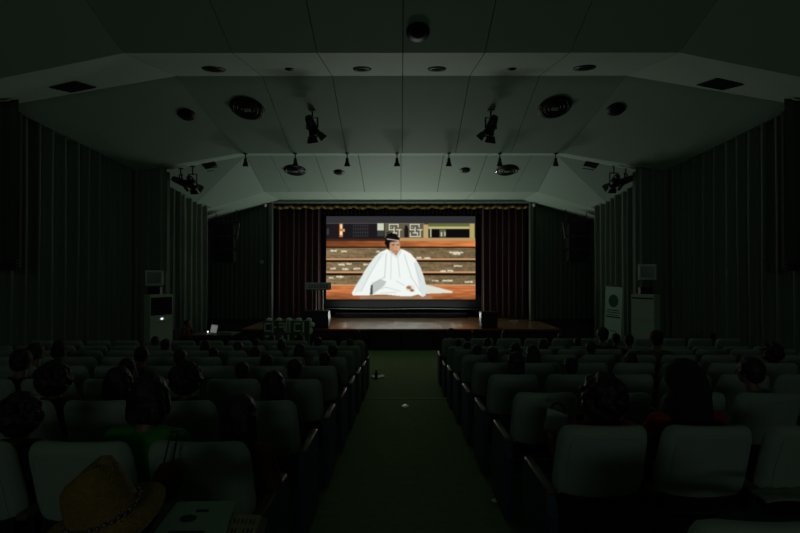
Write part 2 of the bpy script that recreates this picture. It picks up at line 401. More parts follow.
# ---------------------------------------------------------------- the picture on the screen (flat, painted as a fine colour grid)
def paint():
    Wp, Hp = 372, 205                   # grid; source coordinates are (x 30..775, y 30..440)
    X, Y = np.meshgrid(np.linspace(30, 775, Wp), np.linspace(30, 440, Hp))
    rng = np.random.RandomState(3)
    img = np.zeros((Hp, Wp, 3))
    def blur_noise(sx, sy):
        n = rng.rand(Hp//sy+3, Wp//sx+3)
        yy = np.linspace(0, n.shape[0]-1.001, Hp); xx = np.linspace(0, n.shape[1]-1.001, Wp)
        y0 = yy.astype(int); x0 = xx.astype(int); fy = (yy-y0)[:, None]; fx = (xx-x0)[None]
        return n[y0][:, x0]*(1-fy)*(1-fx)+n[y0+1][:, x0]*fy*(1-fx)+n[y0][:, x0+1]*(1-fy)*fx+n[y0+1][:, x0+1]*fy*fx
    nh = blur_noise(24, 3); nf = blur_noise(5, 3); ns = blur_noise(3, 2)
    def put(mask, c, a=1.0):
        m_ = (mask*a)[..., None] if mask.dtype != bool else (mask.astype(float)*a)[..., None]
        img[:] = img*(1-m_)+np.array(c)/255.*m_
    def soft(d, w=2.0): return np.clip(.5-d/w, 0, 1)
    def rect(x0, y0, x1, y1, c, a=1.0, w=3.0):
        d = np.maximum(np.maximum(x0-X, X-x1), np.maximum(y0-Y, Y-y1)); put(soft(d, w), c, a)
    def ell(cx, cy, rx, ry, c, a=1.0, w=.15):
        d = np.sqrt(((X-cx)/rx)**2+((Y-cy)/ry)**2)-1; put(np.clip(.5-d/w, 0, 1), c, a)
    def poly(P, c, a=1.0):
        ins = np.zeros(X.shape, bool); n = len(P)
        for i in range(n):
            x1, y1 = P[i]; x2, y2 = P[(i+1) % n]
            if y1 == y2: continue
            cond = ((Y >= min(y1, y2)) & (Y < max(y1, y2)) & (X < (Y-y1)*(x2-x1)/(y2-y1)+x1)); ins ^= cond
        f = ins.astype(float)
        f[1:-1, 1:-1] = (f[1:-1, 1:-1]*2+f[:-2, 1:-1]+f[2:, 1:-1]+f[1:-1, :-2]+f[1:-1, 2:])/6
        put(f, c, a)
    def line(x0, y0, x1, y1, w, c, a=1.0):
        L = math.hypot(x1-x0, y1-y0); t = np.clip(((X-x0)*(x1-x0)+(Y-y0)*(y1-y0))/L/L, 0, 1)
        d = np.hypot(X-x0-t*(x1-x0), Y-y0-t*(y1-y0))-w; put(soft(d, 3), c, a)
    # back
    rect(0, 0, 800, 70, (52, 52, 56)); rect(0, 60, 800, 155, (34, 31, 34))
    rect(95, 66, 112, 132, (205, 120, 70)); rect(100, 70, 108, 90, (250, 235, 200)); rect(112, 92, 122, 106, (220, 160, 110)); rect(98, 104, 110, 122, (250, 225, 190))
    rect(33, 90, 42, 122, (90, 85, 80), .6)
    for gx in range(165, 240, 12): line(gx, 74, gx, 128, 1, (78, 88, 88), .6)
    for gy in (74, 92, 110, 128): line(165, gy, 238, gy, 1, (78, 88, 88), .6)
    rect(285, 64, 318, 100, (196, 206, 176)); rect(285, 100, 318, 128, (60, 62, 60))
    rect(322, 64, 520, 136, (96, 88, 72))
    for x0 in (345, 450):
        for seg in ((0, 70, 44, 70), (0, 70, 0, 96), (0, 96, 24, 96), (24, 84, 24, 110), (44, 70, 44, 84), (10, 84, 10, 84.1), (0, 112, 0, 130), (0, 130, 50, 130), (50, 96, 50, 130), (36, 112, 36, 124), (36, 96, 60, 96), (14, 112, 36, 112)):
            line(x0+seg[0], seg[1], x0+seg[2], seg[3]+.01, 2.3, (214, 222, 200))
    ell(430, 86, 8, 12, (30, 26, 26)); rect(420, 90, 441, 134, (32, 28, 28))
    rect(516, 70, 541, 138, (186, 160, 106)); rect(746, 66, 772, 140, (176, 160, 96))
    rect(541, 66, 746, 80, (96, 104, 60)); rect(541, 80, 746, 92, (190, 178, 120)); rect(541, 94, 746, 136, (20, 20, 22))
    rect(548, 84, 556, 134, (170, 178, 150)); rect(596, 94, 628, 134, (88, 92, 70)); rect(603, 108, 609, 128, (210, 214, 190)); rect(620, 106, 626, 126, (200, 196, 170))
    rect(30, 62, 775, 66, (140, 140, 120), .5)
    rect(396, 136, 775, 152, (178, 146, 98)); rect(30, 140, 396, 154, (60, 42, 34))
    # steps
    g = np.clip((X-30)/745, 0, 1)[..., None]
    band = ((Y > 152) & (Y <= 182))[..., None]*np.ones(3)
    c = (np.array((112, 62, 38))*(1-g)+np.array((214, 124, 70))*g)*(.85+.3*nh[..., None])/255.
    img[:] = img*(1-band)+c*band
    def riser(y0, y1, yo):
        b = ((Y > y0) & (Y <= y1))[..., None]*np.ones(3)
        c = (np.array((124, 106, 78))*(1-.1*g)*(.72+.25*nf[..., None]+.3*nh[..., None]))/255.
        img[:] = img*(1-b)+c*b
        put(((Y > y0) & (Y < y0+6)), (26, 18, 12), .9)
        c2 = ((Y > yo) & (Y <= yo+9))
        put(c2, (210, 156, 110), .9); put((Y > yo+9) & (Y < yo+14), (30, 20, 12), .9)
    riser(180, 250, 238); riser(250, 318, 302); riser(316, 380, 366)
    for (x0, x1, y0) in ((50, 82, 200), (105, 132, 203), (90, 122, 268), (130, 158, 265), (215, 240, 268), (50, 78, 288), (110, 140, 290), (165, 200, 288),
                         (645, 715, 209), (660, 700, 216), (280, 296, 203), (482, 505, 234), (520, 552, 236), (668, 708, 276), (600, 628, 301), (636, 664, 299),
                         (42, 66, 334), (80, 118, 328), (558, 592, 349), (610, 662, 347), (722, 762, 354)):
        m_ = soft(np.maximum(np.abs(X-(x0+x1)/2)-(x1-x0)/2, np.abs(Y-y0-6*(ns-.5))-4), 4)*(ns > .2)
        put(m_, (226, 222, 196), .9)
    # floor
    fl = (Y > 372)[..., None]*np.ones(3)
    c = (np.array((204, 120, 72))*(.8+.3*nh[..., None])*(1-.35*np.clip((Y-400)/45, 0, 1))[..., None])/255.
    img[:] = img*(1-fl)+c*fl
    rect(200, 424, 560, 438, (150, 150, 130), .6, 10)
    # figure
    poly([(520, 366), (575, 378), (662, 401), (660, 408), (600, 410), (545, 412), (515, 412)], (218, 222, 210))
    robe = [(332, 192), (352, 200), (392, 190), (420, 196), (452, 214), (480, 246), (502, 285), (518, 330), (530, 380), (527, 420), (512, 428), (490, 416), (450, 426), (400, 424), (330, 417), (262, 418), (246, 420), (162, 420), (158, 408),
            (178, 372), (204, 335), (222, 300), (248, 262), (275, 228), (300, 207)]
    poly(robe, (238, 244, 240))
    poly([(500, 285), (518, 330), (530, 380), (527, 420), (512, 428), (498, 400), (484, 330), (470, 262), (480, 246)], (206, 216, 214), .7)
    poly([(222, 300), (248, 262), (275, 228), (300, 207), (322, 215), (280, 262), (250, 320), (206, 400), (170, 412), (178, 372)], (216, 226, 222), .7)
    poly([(258, 360), (300, 340), (330, 352), (320, 372), (262, 416), (250, 410)], (176, 182, 178), .8)
    poly([(252, 372), (262, 366), (262, 416), (248, 416)], (50, 44, 44), .8)
    for (a, b, c_, d, w_) in ((330, 215, 322, 330, 3), (322, 330, 262, 366, 3), (355, 215, 352, 340, 2), (385, 215, 398, 330, 2), (420, 220, 455, 330, 2.5), (455, 330, 500, 400, 2.5), (300, 230, 240, 330, 2),
                             (268, 395, 330, 380, 2), (330, 380, 400, 400, 2), (300, 410, 380, 405, 2), (380, 350, 420, 372, 2), (470, 260, 500, 350, 2), (240, 330, 205, 400, 2)):
        line(a, b, c_, d, w_, (178, 190, 186), .55)
    ell(450, 385, 24, 17, (226, 228, 218)); ell(443, 382, 13, 9, (176, 130, 100)); ell(458, 396, 10, 7, (166, 120, 92)); line(436, 378, 470, 400, 1.4, (120, 80, 60), .7)
    poly([(344, 196), (352, 176), (398, 180), (400, 200), (380, 226), (352, 214)], (150, 110, 88))
    poly([(340, 205), (352, 196), (380, 224), (396, 196), (408, 205), (385, 240)], (216, 222, 218))
    ell(372, 176, 27, 38, (186, 140, 108)); ell(384, 182, 14, 26, (214, 172, 140), .6)
    poly([(322, 165), (326, 130), (350, 112), (382, 118), (394, 140), (388, 152), (348, 158), (344, 196), (330, 178)], (26, 22, 22))
    ell(346, 116, 17, 10, (22, 18, 18)); line(334, 142, 392, 150, 2.3, (200, 200, 196)); line(328, 118, 356, 108, 1.5, (120, 116, 112))
    line(360, 172, 371, 171, 1.7, (50, 34, 30)); line(382, 170, 394, 172, 1.7, (50, 34, 30)); line(378, 178, 381, 192, 1.3, (150, 104, 82)); line(372, 202, 388, 202, 1.7, (140, 70, 62))
    img[:] = np.clip(img, 0, 1)
    for _ in range(2):
        b = img.copy(); b[1:-1, 1:-1] = (img[1:-1, 1:-1]*4+img[:-2, 1:-1]+img[2:, 1:-1]+img[1:-1, :-2]+img[1:-1, 2:])/8; img[:] = b
    return (img*.84) ** 2.2
pic = paint()
SY = 16.5
p0 = pt(326.3, 299.3, SY); p1 = pt(475.3, 216.3, SY)
Hn, Wn = pic.shape[:2]
xs = np.linspace(p0.x, p1.x, Wn); zs = np.linspace(p1.z, p0.z, Hn)
co = np.zeros((Hn, Wn, 3)); co[..., 0] = xs[None]; co[..., 2] = zs[:, None]; co[..., 1] = 0
idx = np.arange(Hn*Wn).reshape(Hn, Wn)
faces = np.stack([idx[:-1, :-1], idx[1:, :-1], idx[1:, 1:], idx[:-1, 1:]], -1).reshape(-1, 4)
me = bpy.data.meshes.new('screen_picture'); me.from_pydata(co.reshape(-1, 3).tolist(), [], faces.tolist())
at = me.color_attributes.new('picture', 'FLOAT_COLOR', 'POINT')
at.data.foreach_set('color', np.concatenate([pic, np.ones((Hn, Wn, 1))], -1).astype(np.float32).ravel())
m = bpy.data.materials.new('screen_light'); m.use_nodes = True; nt = m.node_tree; nt.nodes.clear()
o_ = nt.nodes.new('ShaderNodeOutputMaterial'); e_ = nt.nodes.new('ShaderNodeEmission'); a_ = nt.nodes.new('ShaderNodeAttribute'); a_.attribute_name = 'picture'
nt.links.new(a_.outputs['Color'], e_.inputs[0]); e_.inputs[1].default_value = SCREEN_POWER; nt.links.new(e_.outputs[0], o_.inputs[0])
me.materials.append(m)
scr = thing('projection_screen', 'bright stage screen showing a figure in white robes seated before wooden steps', 'screen', (0, SY, 0))
obj('screen_picture', me, None, scr)
bm = bmesh.new()
for lo, hi in (((p0.x-.05, -.01, p0.z-.05), (p0.x, .05, p1.z+.05)), ((p1.x, -.01, p0.z-.05), (p1.x+.05, .05, p1.z+.05)), ((p0.x, -.01, p0.z-.05), (p1.x, .05, p0.z)), ((p0.x, -.01, p1.z), (p1.x, .05, p1.z+.05)), ((p0.x, .02, p0.z), (p1.x, .05, p1.z))):
    box(bm, lo, hi)
obj('screen_frame', bm, M_blk, scr)

# ---------------------------------------------------------------- seats
def grid_back():
    """padded seat back: rounded shoulders, fuller towards the lower third, curved across"""
    bm = bmesh.new(); N = 26; rows = []
    z0, z1 = .555, .98
    def hw(t):          # half width up the back
        w = .252-.012*t
        if t > .80: k = (t-.80)/.20; w -= .052*(1-math.sqrt(max(0, 1-k*k)))
        if t < .28: k = (.28-t)/.28; w -= .058*(1-math.sqrt(max(0, 1-k*k)))
        return w
    ts = [0, .03, .08, .16, .28, .45, .62, .80, .89, .95, .985, 1.0]
    for side in (0, 1):
        g = []
        for t in ts:
            r = []
            w = hw(t); z = z0+(z1-z0)*t
            edge_t = min(t, 1-t); lip = 1-max(0, 1-edge_t/.07)**2
            for i in range(N+1):
                u = -1+2*i/N; a = abs(u)
                th = .040*(1-max(0, (a-.80)/.20)**2.2)*max(.25, lip)+.006
                yc = .055+.11*(1-t) - .025*(1-u*u)*1.0      # reclined, cupped
                xx = u*w
                y = yc-th if side == 0 else yc+th
                r.append(bm.verts.new((xx, y, z)))
            g.append(r)
        rows.append(g)
    A, B = rows
    for g, fl in ((A, 0), (B, 1)):
        for a, b in zip(g, g[1:]):
            for i in range(N):
                f = (a[i], a[i+1], b[i+1], b[i]); bm.faces.new(f if fl == 0 else f[::-1])
    for i in range(N): bm.faces.new((A[0][i+1], A[0][i], B[0][i], B[0][i+1])); bm.faces.new((A[-1][i], A[-1][i+1], B[-1][i+1], B[-1][i]))
    for k in range(len(ts)-1):
        bm.faces.new((A[k][0], A[k+1][0], B[k+1][0], B[k][0])); bm.faces.new((A[k+1][-1], A[k][-1], B[k][-1], B[k+1][-1]))
    bmesh.ops.recalc_face_normals(bm, faces=bm.faces)
    return mesh('backrest', bm, M_cover, True)
ME_back = grid_back()
bm = bmesh.new()       # raised seam piping that frames the rear panel
def back_y(x, z):
    t = (z-.555)/.425; u = x/.25; return .055+.11*(1-t)-.025*(1-u*u)-.044
PP = [(-.19, .60), (-.195, .75), (-.185, .90), (-.165, .925), (0, .93), (.165, .925), (.185, .90), (.195, .75), (.19, .60)]
for a, b in zip(PP, PP[1:]):
    n = 4
    for i in range(n):
        q0 = (a[0]+(b[0]-a[0])*i/n, a[1]+(b[1]-a[1])*i/n); q1 = (a[0]+(b[0]-a[0])*(i+1)/n, a[1]+(b[1]-a[1])*(i+1)/n)
        cone(bm, (q0[0], back_y(*q0)-.001, q0[1]), (q1[0], back_y(*q1)-.001, q1[1]), .0045, .0045, 5, False)
ME_pipe = mesh('back_piping', bm, M_cover, True)
bm = bmesh.new(); box(bm, (-.235, .17, .37), (.235, .64, .455), .03); ME_cush = mesh('seat_cushion', bm, M_cush, True)
bm = bmesh.new(); box(bm, (-.03, .20, 0), (.03, .44, .38), .008); box(bm, (-.10, .16, -.012), (.10, .50, .015), .005); ME_ped = mesh('pedestal', bm, M_metal)
bm = bmesh.new(); box(bm, (.250, .06, .60), (.306, .50, .632), .012); ME_arm = mesh('armrest', bm, M_wood, True)
bm = bmesh.new(); box(bm, (.262, .12, .02), (.294, .44, .60), .008); ME_sup = mesh('arm_support', bm, M_metal)
bm = bmesh.new()
vs = []
for x in (.252, .304):
    for (y, z) in ((.05, .02), (.52, .02), (.54, .55), (.50, .60), (.08, .60), (.03, .50)): vs.append(bm.verts.new((x, y, z)))
bmesh.ops.convex_hull(bm, input=vs); ME_end = mesh('end_panel', bm, M_blue)
bm = bmesh.new(); box(bm, (-.21, .10, .50), (.21, .17, .60), .01); box(bm, (-.24, .14, .34), (.24, .20, .44), .01); ME_fr = mesh('seat_frame', bm, M_metal)

ORD = ['nearest', 'second', 'third', 'fourth', 'fifth', 'sixth', 'seventh', 'eighth', 'ninth']
ORS = ['aisle', 'second', 'third', 'fourth', 'fifth', 'sixth', 'seventh', 'eighth', 'ninth', 'tenth', 'eleventh', 'twelfth']
def seatphrase(side, r, j):
    row = f"{ORD[r+1]} row from camera"
    return f"{side} block, {row}, " + ("at the aisle" if j == 0 else f"{ORS[j]} seat from aisle")
SEAT = {}
def place_seats():
    for side, s, X0, Y0 in (('left', -1, .704, 2.03), ('right', 1, .835, 2.33)):
        for r in range(-1, 8):
            Yr = Y0+ROWP*r
            if r == -1: Yr = 1.16 if s < 0 else 1.25
            for j in range(12):
                X = s*(X0+.25+.556*j)
                xl = VX+F*X/(Yr+.05); half = .28*F/(Yr+.05)
                if xl+half < -4 or xl-half > 804: continue
                # keep clear of the side wall
                lim = 8.2 if Yr < 7.3 else 8.35-(Yr+.6-7.6)*.533
                if abs(X) > lim-.35 or abs(X) > 7.2: continue
                z = floor_z(Yr+.3)
                t = thing('auditorium_seat', f"pale green padded seat, {seatphrase(side, r, j)}", 'seat', (X, Yr, z+.012), 0, f'seats of the {side} block')
                if (r+j) % 3 == 0: t.rotation_euler.z = random.uniform(-.02, .02)
                if r == -1: t.location.z += .0
                for nm, me_ in (('backrest', ME_back), ('back_piping', ME_pipe), ('seat_cushion', ME_cush), ('seat_frame', ME_fr), ('pedestal', ME_ped)):
                    obj(nm, me_, None, t)
                a = obj('armrest', ME_arm, None, t); b = obj('arm_support', ME_sup, None, t)
                if s < 0: a.scale.x = -1; b.scale.x = -1       # outer side
                if j == 0:
                    e = obj('end_panel', ME_end, None, t, label='blue end panel facing the aisle'); c = obj('armrest', ME_arm, None, t)
                    if s > 0: e.scale.x = -1; c.scale.x = -1
                SEAT[(side, r, j)] = (X, Yr, z)
place_seats()

# ---------------------------------------------------------------- people
M_skin = mat('skin', (.22, .125, .085), rough=.55, var=.08)
HAIRM = {'black': mat('black_hair', (.010, .008, .007), rough=.5, var=.4, scale=60, bump=.6, bscale=90),
         'brown': mat('brown_hair', (.035, .017, .010), rough=.5, var=.4, scale=60, bump=.6, bscale=90),
         'purple': mat('dark_purple_hood', (.018, .012, .035), rough=.9, var=.3)}
CL = {'dark': (.020, .022, .026), 'black': (.008, .008, .009), 'green': (.022, .20, .012), 'red': (.26, .016, .013), 'navy': (.012, .018, .05),
      'grey': (.08, .09, .09), 'white': (.22, .24, .22), 'maroon': (.10, .015, .02), 'orange-brown': (.09, .036, .012), 'pale green': (.09, .14, .11)}
def shirt_mat(c): return mat('shirt_'+c.replace('-', '_').replace(' ', '_'), CL[c], rough=.9, var=.15, scale=20, bump=.2, bscale=120)
M_trou = mat('dark_trousers', (.014, .016, .024), rough=.9)
M_shoe = mat('dark_shoes', (.012, .011, .010), rough=.5)
M_eye = mat('dark_eye', (.01, .008, .008), rough=.2)

def hand(bm, w, d, up, side, curl=.35, s=1.0):
    """palm, four fingers of unequal length and a thumb from the side of the palm; w wrist, d direction, up = back of the hand"""
    d = Vector(d).normalized(); up = Vector(up); up = (up-d*up.dot(d)).normalized(); lat = d.cross(up)*side
    w = Vector(w); k = w+d*.085*s
    for i, u in enumerate((-.028, -.010, .010, .028)):
        capsule(bm, w+lat*u*.55*s, k+lat*u*s, .0135*s, .0115*s, 8)
    for i, (u, L) in enumerate(((.030, .066), (.011, .076), (-.010, .070), (-.029, .054))):
        a = k+lat*u*s; dd = d
        for q, f in enumerate((.45, .32, .23)):
            ang = curl*(q+.6); dirn = (d*math.cos(ang)-up*math.sin(ang)+lat*u*1.5).normalized()
            b = a+dirn*L*f*s; capsule(bm, a, b, (.0098-.0009*q)*s, (.0092-.0009*q)*s, 8); a = b
    a = w+d*.025*s+lat*.026*s; b = a+(d*.55+lat*.8-up*.2).normalized()*.036*s; c = b+(d*.9+lat*.25-up*.35).normalized()*.030*s
    capsule(bm, a, b, .0125*s, .0105*s, 8); capsule(bm, b, c, .0105*s, .0085*s, 8)

POSES = {
    'lap':   dict(el=((-.235, .04, .23), (.235, .04, .23)), wr=((-.13, .26, .185), (.13, .26, .185)), hd=((.35, .9, -.15), (-.35, .9, -.15)), head=(0, .03, .70), lean=0),
    'fold':  dict(el=((-.225, .05, .25), (.225, .05, .25)), wr=((-.05, .22, .26), (.05, .25, .21)), hd=((.9, .35, -.1), (-.9, .3, -.1)), head=(.0, .05, .695), lean=.02),
    'hold':  dict(el=((-.27, .10, .24), (.235, .05, .24)), wr=((-.24, .33, .32), (.10, .27, .22)), hd=((-.1, .9, .35), (-.4, .9, .1)), head=(-.01, .04, .695), lean=.03),
    'desk':  dict(el=((-.25, .12, .26), (.25, .12, .26)), wr=((-.10, .36, .31), (.12, .38, .31)), hd=((.2, 1, -.1), (-.2, 1, -.1)), head=(.0, .13, .665), lean=.09),
}
def make_body(pose):
    P = POSES[pose]; ln = P['lean']; hx, hy, hz = P['head']
    bm = bmesh.new()
    # torso and head
    ball(bm, (0, .0, .09), (.155, .125, .11)); ball(bm, (0, -.01+ln*.3, .22), (.130, .100, .12)); ball(bm, (0, -.01+ln*.7, .36), (.150, .105, .14)); ball(bm, (0, -.01+ln, .46), (.155, .085, .07))
    capsule(bm, (0, -.01+ln, .50), (hx*.7, hy*.6+ln*.3, .60), .058, .050)
    H = Vector((hx, hy, hz))
    ball(bm, H+Vector((0, -.008, .018)), (.076, .094, .098), 24); ball(bm, H+Vector((0, .018, -.045)), (.058, .070, .068), 20)
    ball(bm, H+Vector((0, .055, -.088)), (.026, .024, .020)); capsule(bm, H+Vector((0, .082, .012)), H+Vector((0, .104, -.024)), .008, .013, 8)       # chin, nose
    capsule(bm, H+Vector((-.034, .082, .030)), H+Vector((.034, .082, .030)), .009, .009, 8)                                           # brow
    capsule(bm, H+Vector((-.017, .086, -.056)), H+Vector((.017, .086, -.056)), .008, .008, 8)                                         # lips
    for s in (-1, 1):
        ball(bm, H+Vector((s*.076, -.004, -.004)), (.010, .020, .030), 10); ball(bm, H+Vector((s*.042, .066, -.020)), (.020, .016, .018), 10)
    sh = []
    for k, s in ((0, -1), (1, 1)):
        S0 = Vector((s*.175, -.015+ln, .465)); E = Vector(P['el'][k]); Wr = Vector(P['wr'][k])
        capsule(bm, S0, E, .052, .040); capsule(bm, E, Wr, .038, .026)
        hand(bm, Wr, P['hd'][k], (0, -.1, 1) if pose != 'hold' or k else (-.9, 0, .5), -s, .3 if pose == 'lap' else .5)
        hip = Vector((s*.085, .03, .075)); kn = Vector((s*.115, .43, .085)); an = Vector((s*.115, .46, -.36))
        capsule(bm, hip, kn, .078, .055); capsule(bm, kn, an, .052, .034); capsule(bm, an+Vector((0, -.02, -.035)), an+Vector((0, .12, -.055)), .032, .028)
    body = remesh(bm, .0085, 3, 'body', M_skin)
    # shirt: torso and upper sleeves
    bm = bmesh.new(); e = .013
    ball(bm, (0, .0, .11), (.165, .135, .10)); ball(bm, (0, -.01+ln*.3, .22), (.148, .118, .13)); ball(bm, (0, -.01+ln*.7, .36), (.164, .119, .15)); ball(bm, (0, -.01+ln, .46), (.168, .098, .072)); capsule(bm, (-.10, -.012+ln, .485), (.10, -.012+ln, .485), .058, .058)
    for k, s in ((0, -1), (1, 1)):
        S0 = Vector((s*.175, -.015+ln, .465)); E = Vector(P['el'][k]); Wr = Vector(P['wr'][k])
        capsule(bm, S0, E, .066, .054); cone(bm, E, E.lerp(Wr, .75), .053, .042, 12); ball(bm, E, .054)
    shirt = remesh(bm, .013, 2, 'shirt')
    bm = bmesh.new()
    for s in (-1, 1):
        hip = Vector((s*.085, .03, .075)); kn = Vector((s*.115, .43, .085)); an = Vector((s*.115, .46, -.36))
        capsule(bm, hip, kn, .090, .068); cone(bm, kn, an+Vector((0, 0, .02)), .066, .052, 14); ball(bm, kn, .068)
    ball(bm, (0, 0, .085), (.165, .135, .085))
    tr = remesh(bm, .014, 2, 'trousers', M_trou)
    bm = bmesh.new()
    for s in (-1, 1):
        capsule(bm, (s*.115, .44, -.405), (s*.12, .59, -.415), .038, .034); 
    sh_ = remesh(bm, .012, 2, 'shoes', M_shoe)
    bm = bmesh.new()
    for s in (-1, 1): ball(bm, H+Vector((s*.029, .083, .006)), (.011, .006, .006), 10)
    ey = mesh('eyes', bm, M_eye, True)
    return dict(body=body, shirt=shirt, trousers=tr, shoes=sh_, eyes=ey, head=H)
BODY = {p: make_body(p) for p in POSES}

def hair_mesh(kind):
    bm = bmesh.new()
    ball(bm, (0, -.022, .032), (.090, .098, .100), 24)
    ball(bm, (0, -.05, -.02), (.078, .062, .075), 20)
    if kind == 'long':
        for s in (-1, 0, 1): capsule(bm, (s*.045, -.055, 0), (s*.06, -.085, -.24), .052, .045)
        for s in (-1, 1): capsule(bm, (s*.072, -.02, .0), (s*.085, -.01, -.19), .026, .022)
    if kind == 'bob':
        for s in (-1, 0, 1): capsule(bm, (s*.05, -.045, 0), (s*.058, -.05, -.10), .052, .050)
        for s in (-1, 1): capsule(bm, (s*.078, .0, .02), (s*.084, .01, -.085), .026, .026)
    if kind == 'curly':
        rn = random.Random(5)
        for i in range(70):
            a = rn.uniform(0, 2*math.pi); z = rn.uniform(-1, 1); r = math.sqrt(1-z*z)
            p = Vector((.115*r*math.cos(a), -.04+.105*r*math.sin(a), .02+.12*z-.02))
            if p.y > .035 and p.z < .07: continue
            ball(bm, p, rn.uniform(.026, .038), 8)
        ball(bm, (0, -.045, -.06), (.125, .085, .09), 16)
    if kind == 'ponytail':
        ball(bm, (0, -.125, .045), .024, 10); capsule(bm, (0, -.14, .04), (0, -.165, -.12), .028, .014)
    if kind == 'bun': ball(bm, (0, -.08, .125), .045, 14)
    if kind == 'hood':
        ball(bm, (0, -.02, .03), (.115, .125, .130), 20); capsule(bm, (0, -.06, -.02), (0, -.07, -.26), .115, .125, 16)
        capsule(bm, (-.07, -.03, -.1), (-.10, -.02, -.25), .06, .07); capsule(bm, (.07, -.03, -.1), (.10, -.02, -.25), .06, .07)
    me = remesh(bm, .011, 2, 'hair')
    for v in me.vertices:
        n = noise.noise(v.co*38)*.006+noise.noise(Vector((v.co.x*140, v.co.y*140, v.co.z*14)))*.004
        v.co += v.normal*n
    return me
HAIR = {k: hair_mesh(k) for k in ('short', 'long', 'bob', 'curly', 'ponytail', 'bun', 'hood')}
def linked_mat(o, m):
    if not o.data.materials: o.data.materials.append(None)
    o.material_slots[0].link = 'OBJECT'; o.material_slots[0].material = m
HW = {'short': 'short', 'long': 'long', 'bob': 'bobbed', 'curly': 'bushy curly', 'ponytail': 'ponytailed', 'bun': 'knotted'}
def person(loc, rz, sc, pose, hair, hcol, shirt, label, hscale=1.0, turn=0.0):
    B = BODY[pose]
    t = thing('person', label, 'person', loc, rz, None, sc)
    obj('body', B['body'], None, t)
    o = obj('shirt', B['shirt'], None, t); linked_mat(o, shirt_mat(shirt))
    obj('trousers', B['trousers'], None, t); obj('shoes', B['shoes'], None, t); obj('eyes', B['eyes'], None, t)
    h = obj('hood' if hair == 'hood' else 'hair', HAIR[hair], None, t); h.location = B['head']; h.scale = (hscale,)*3; linked_mat(h, HAIRM[hcol])
    return t

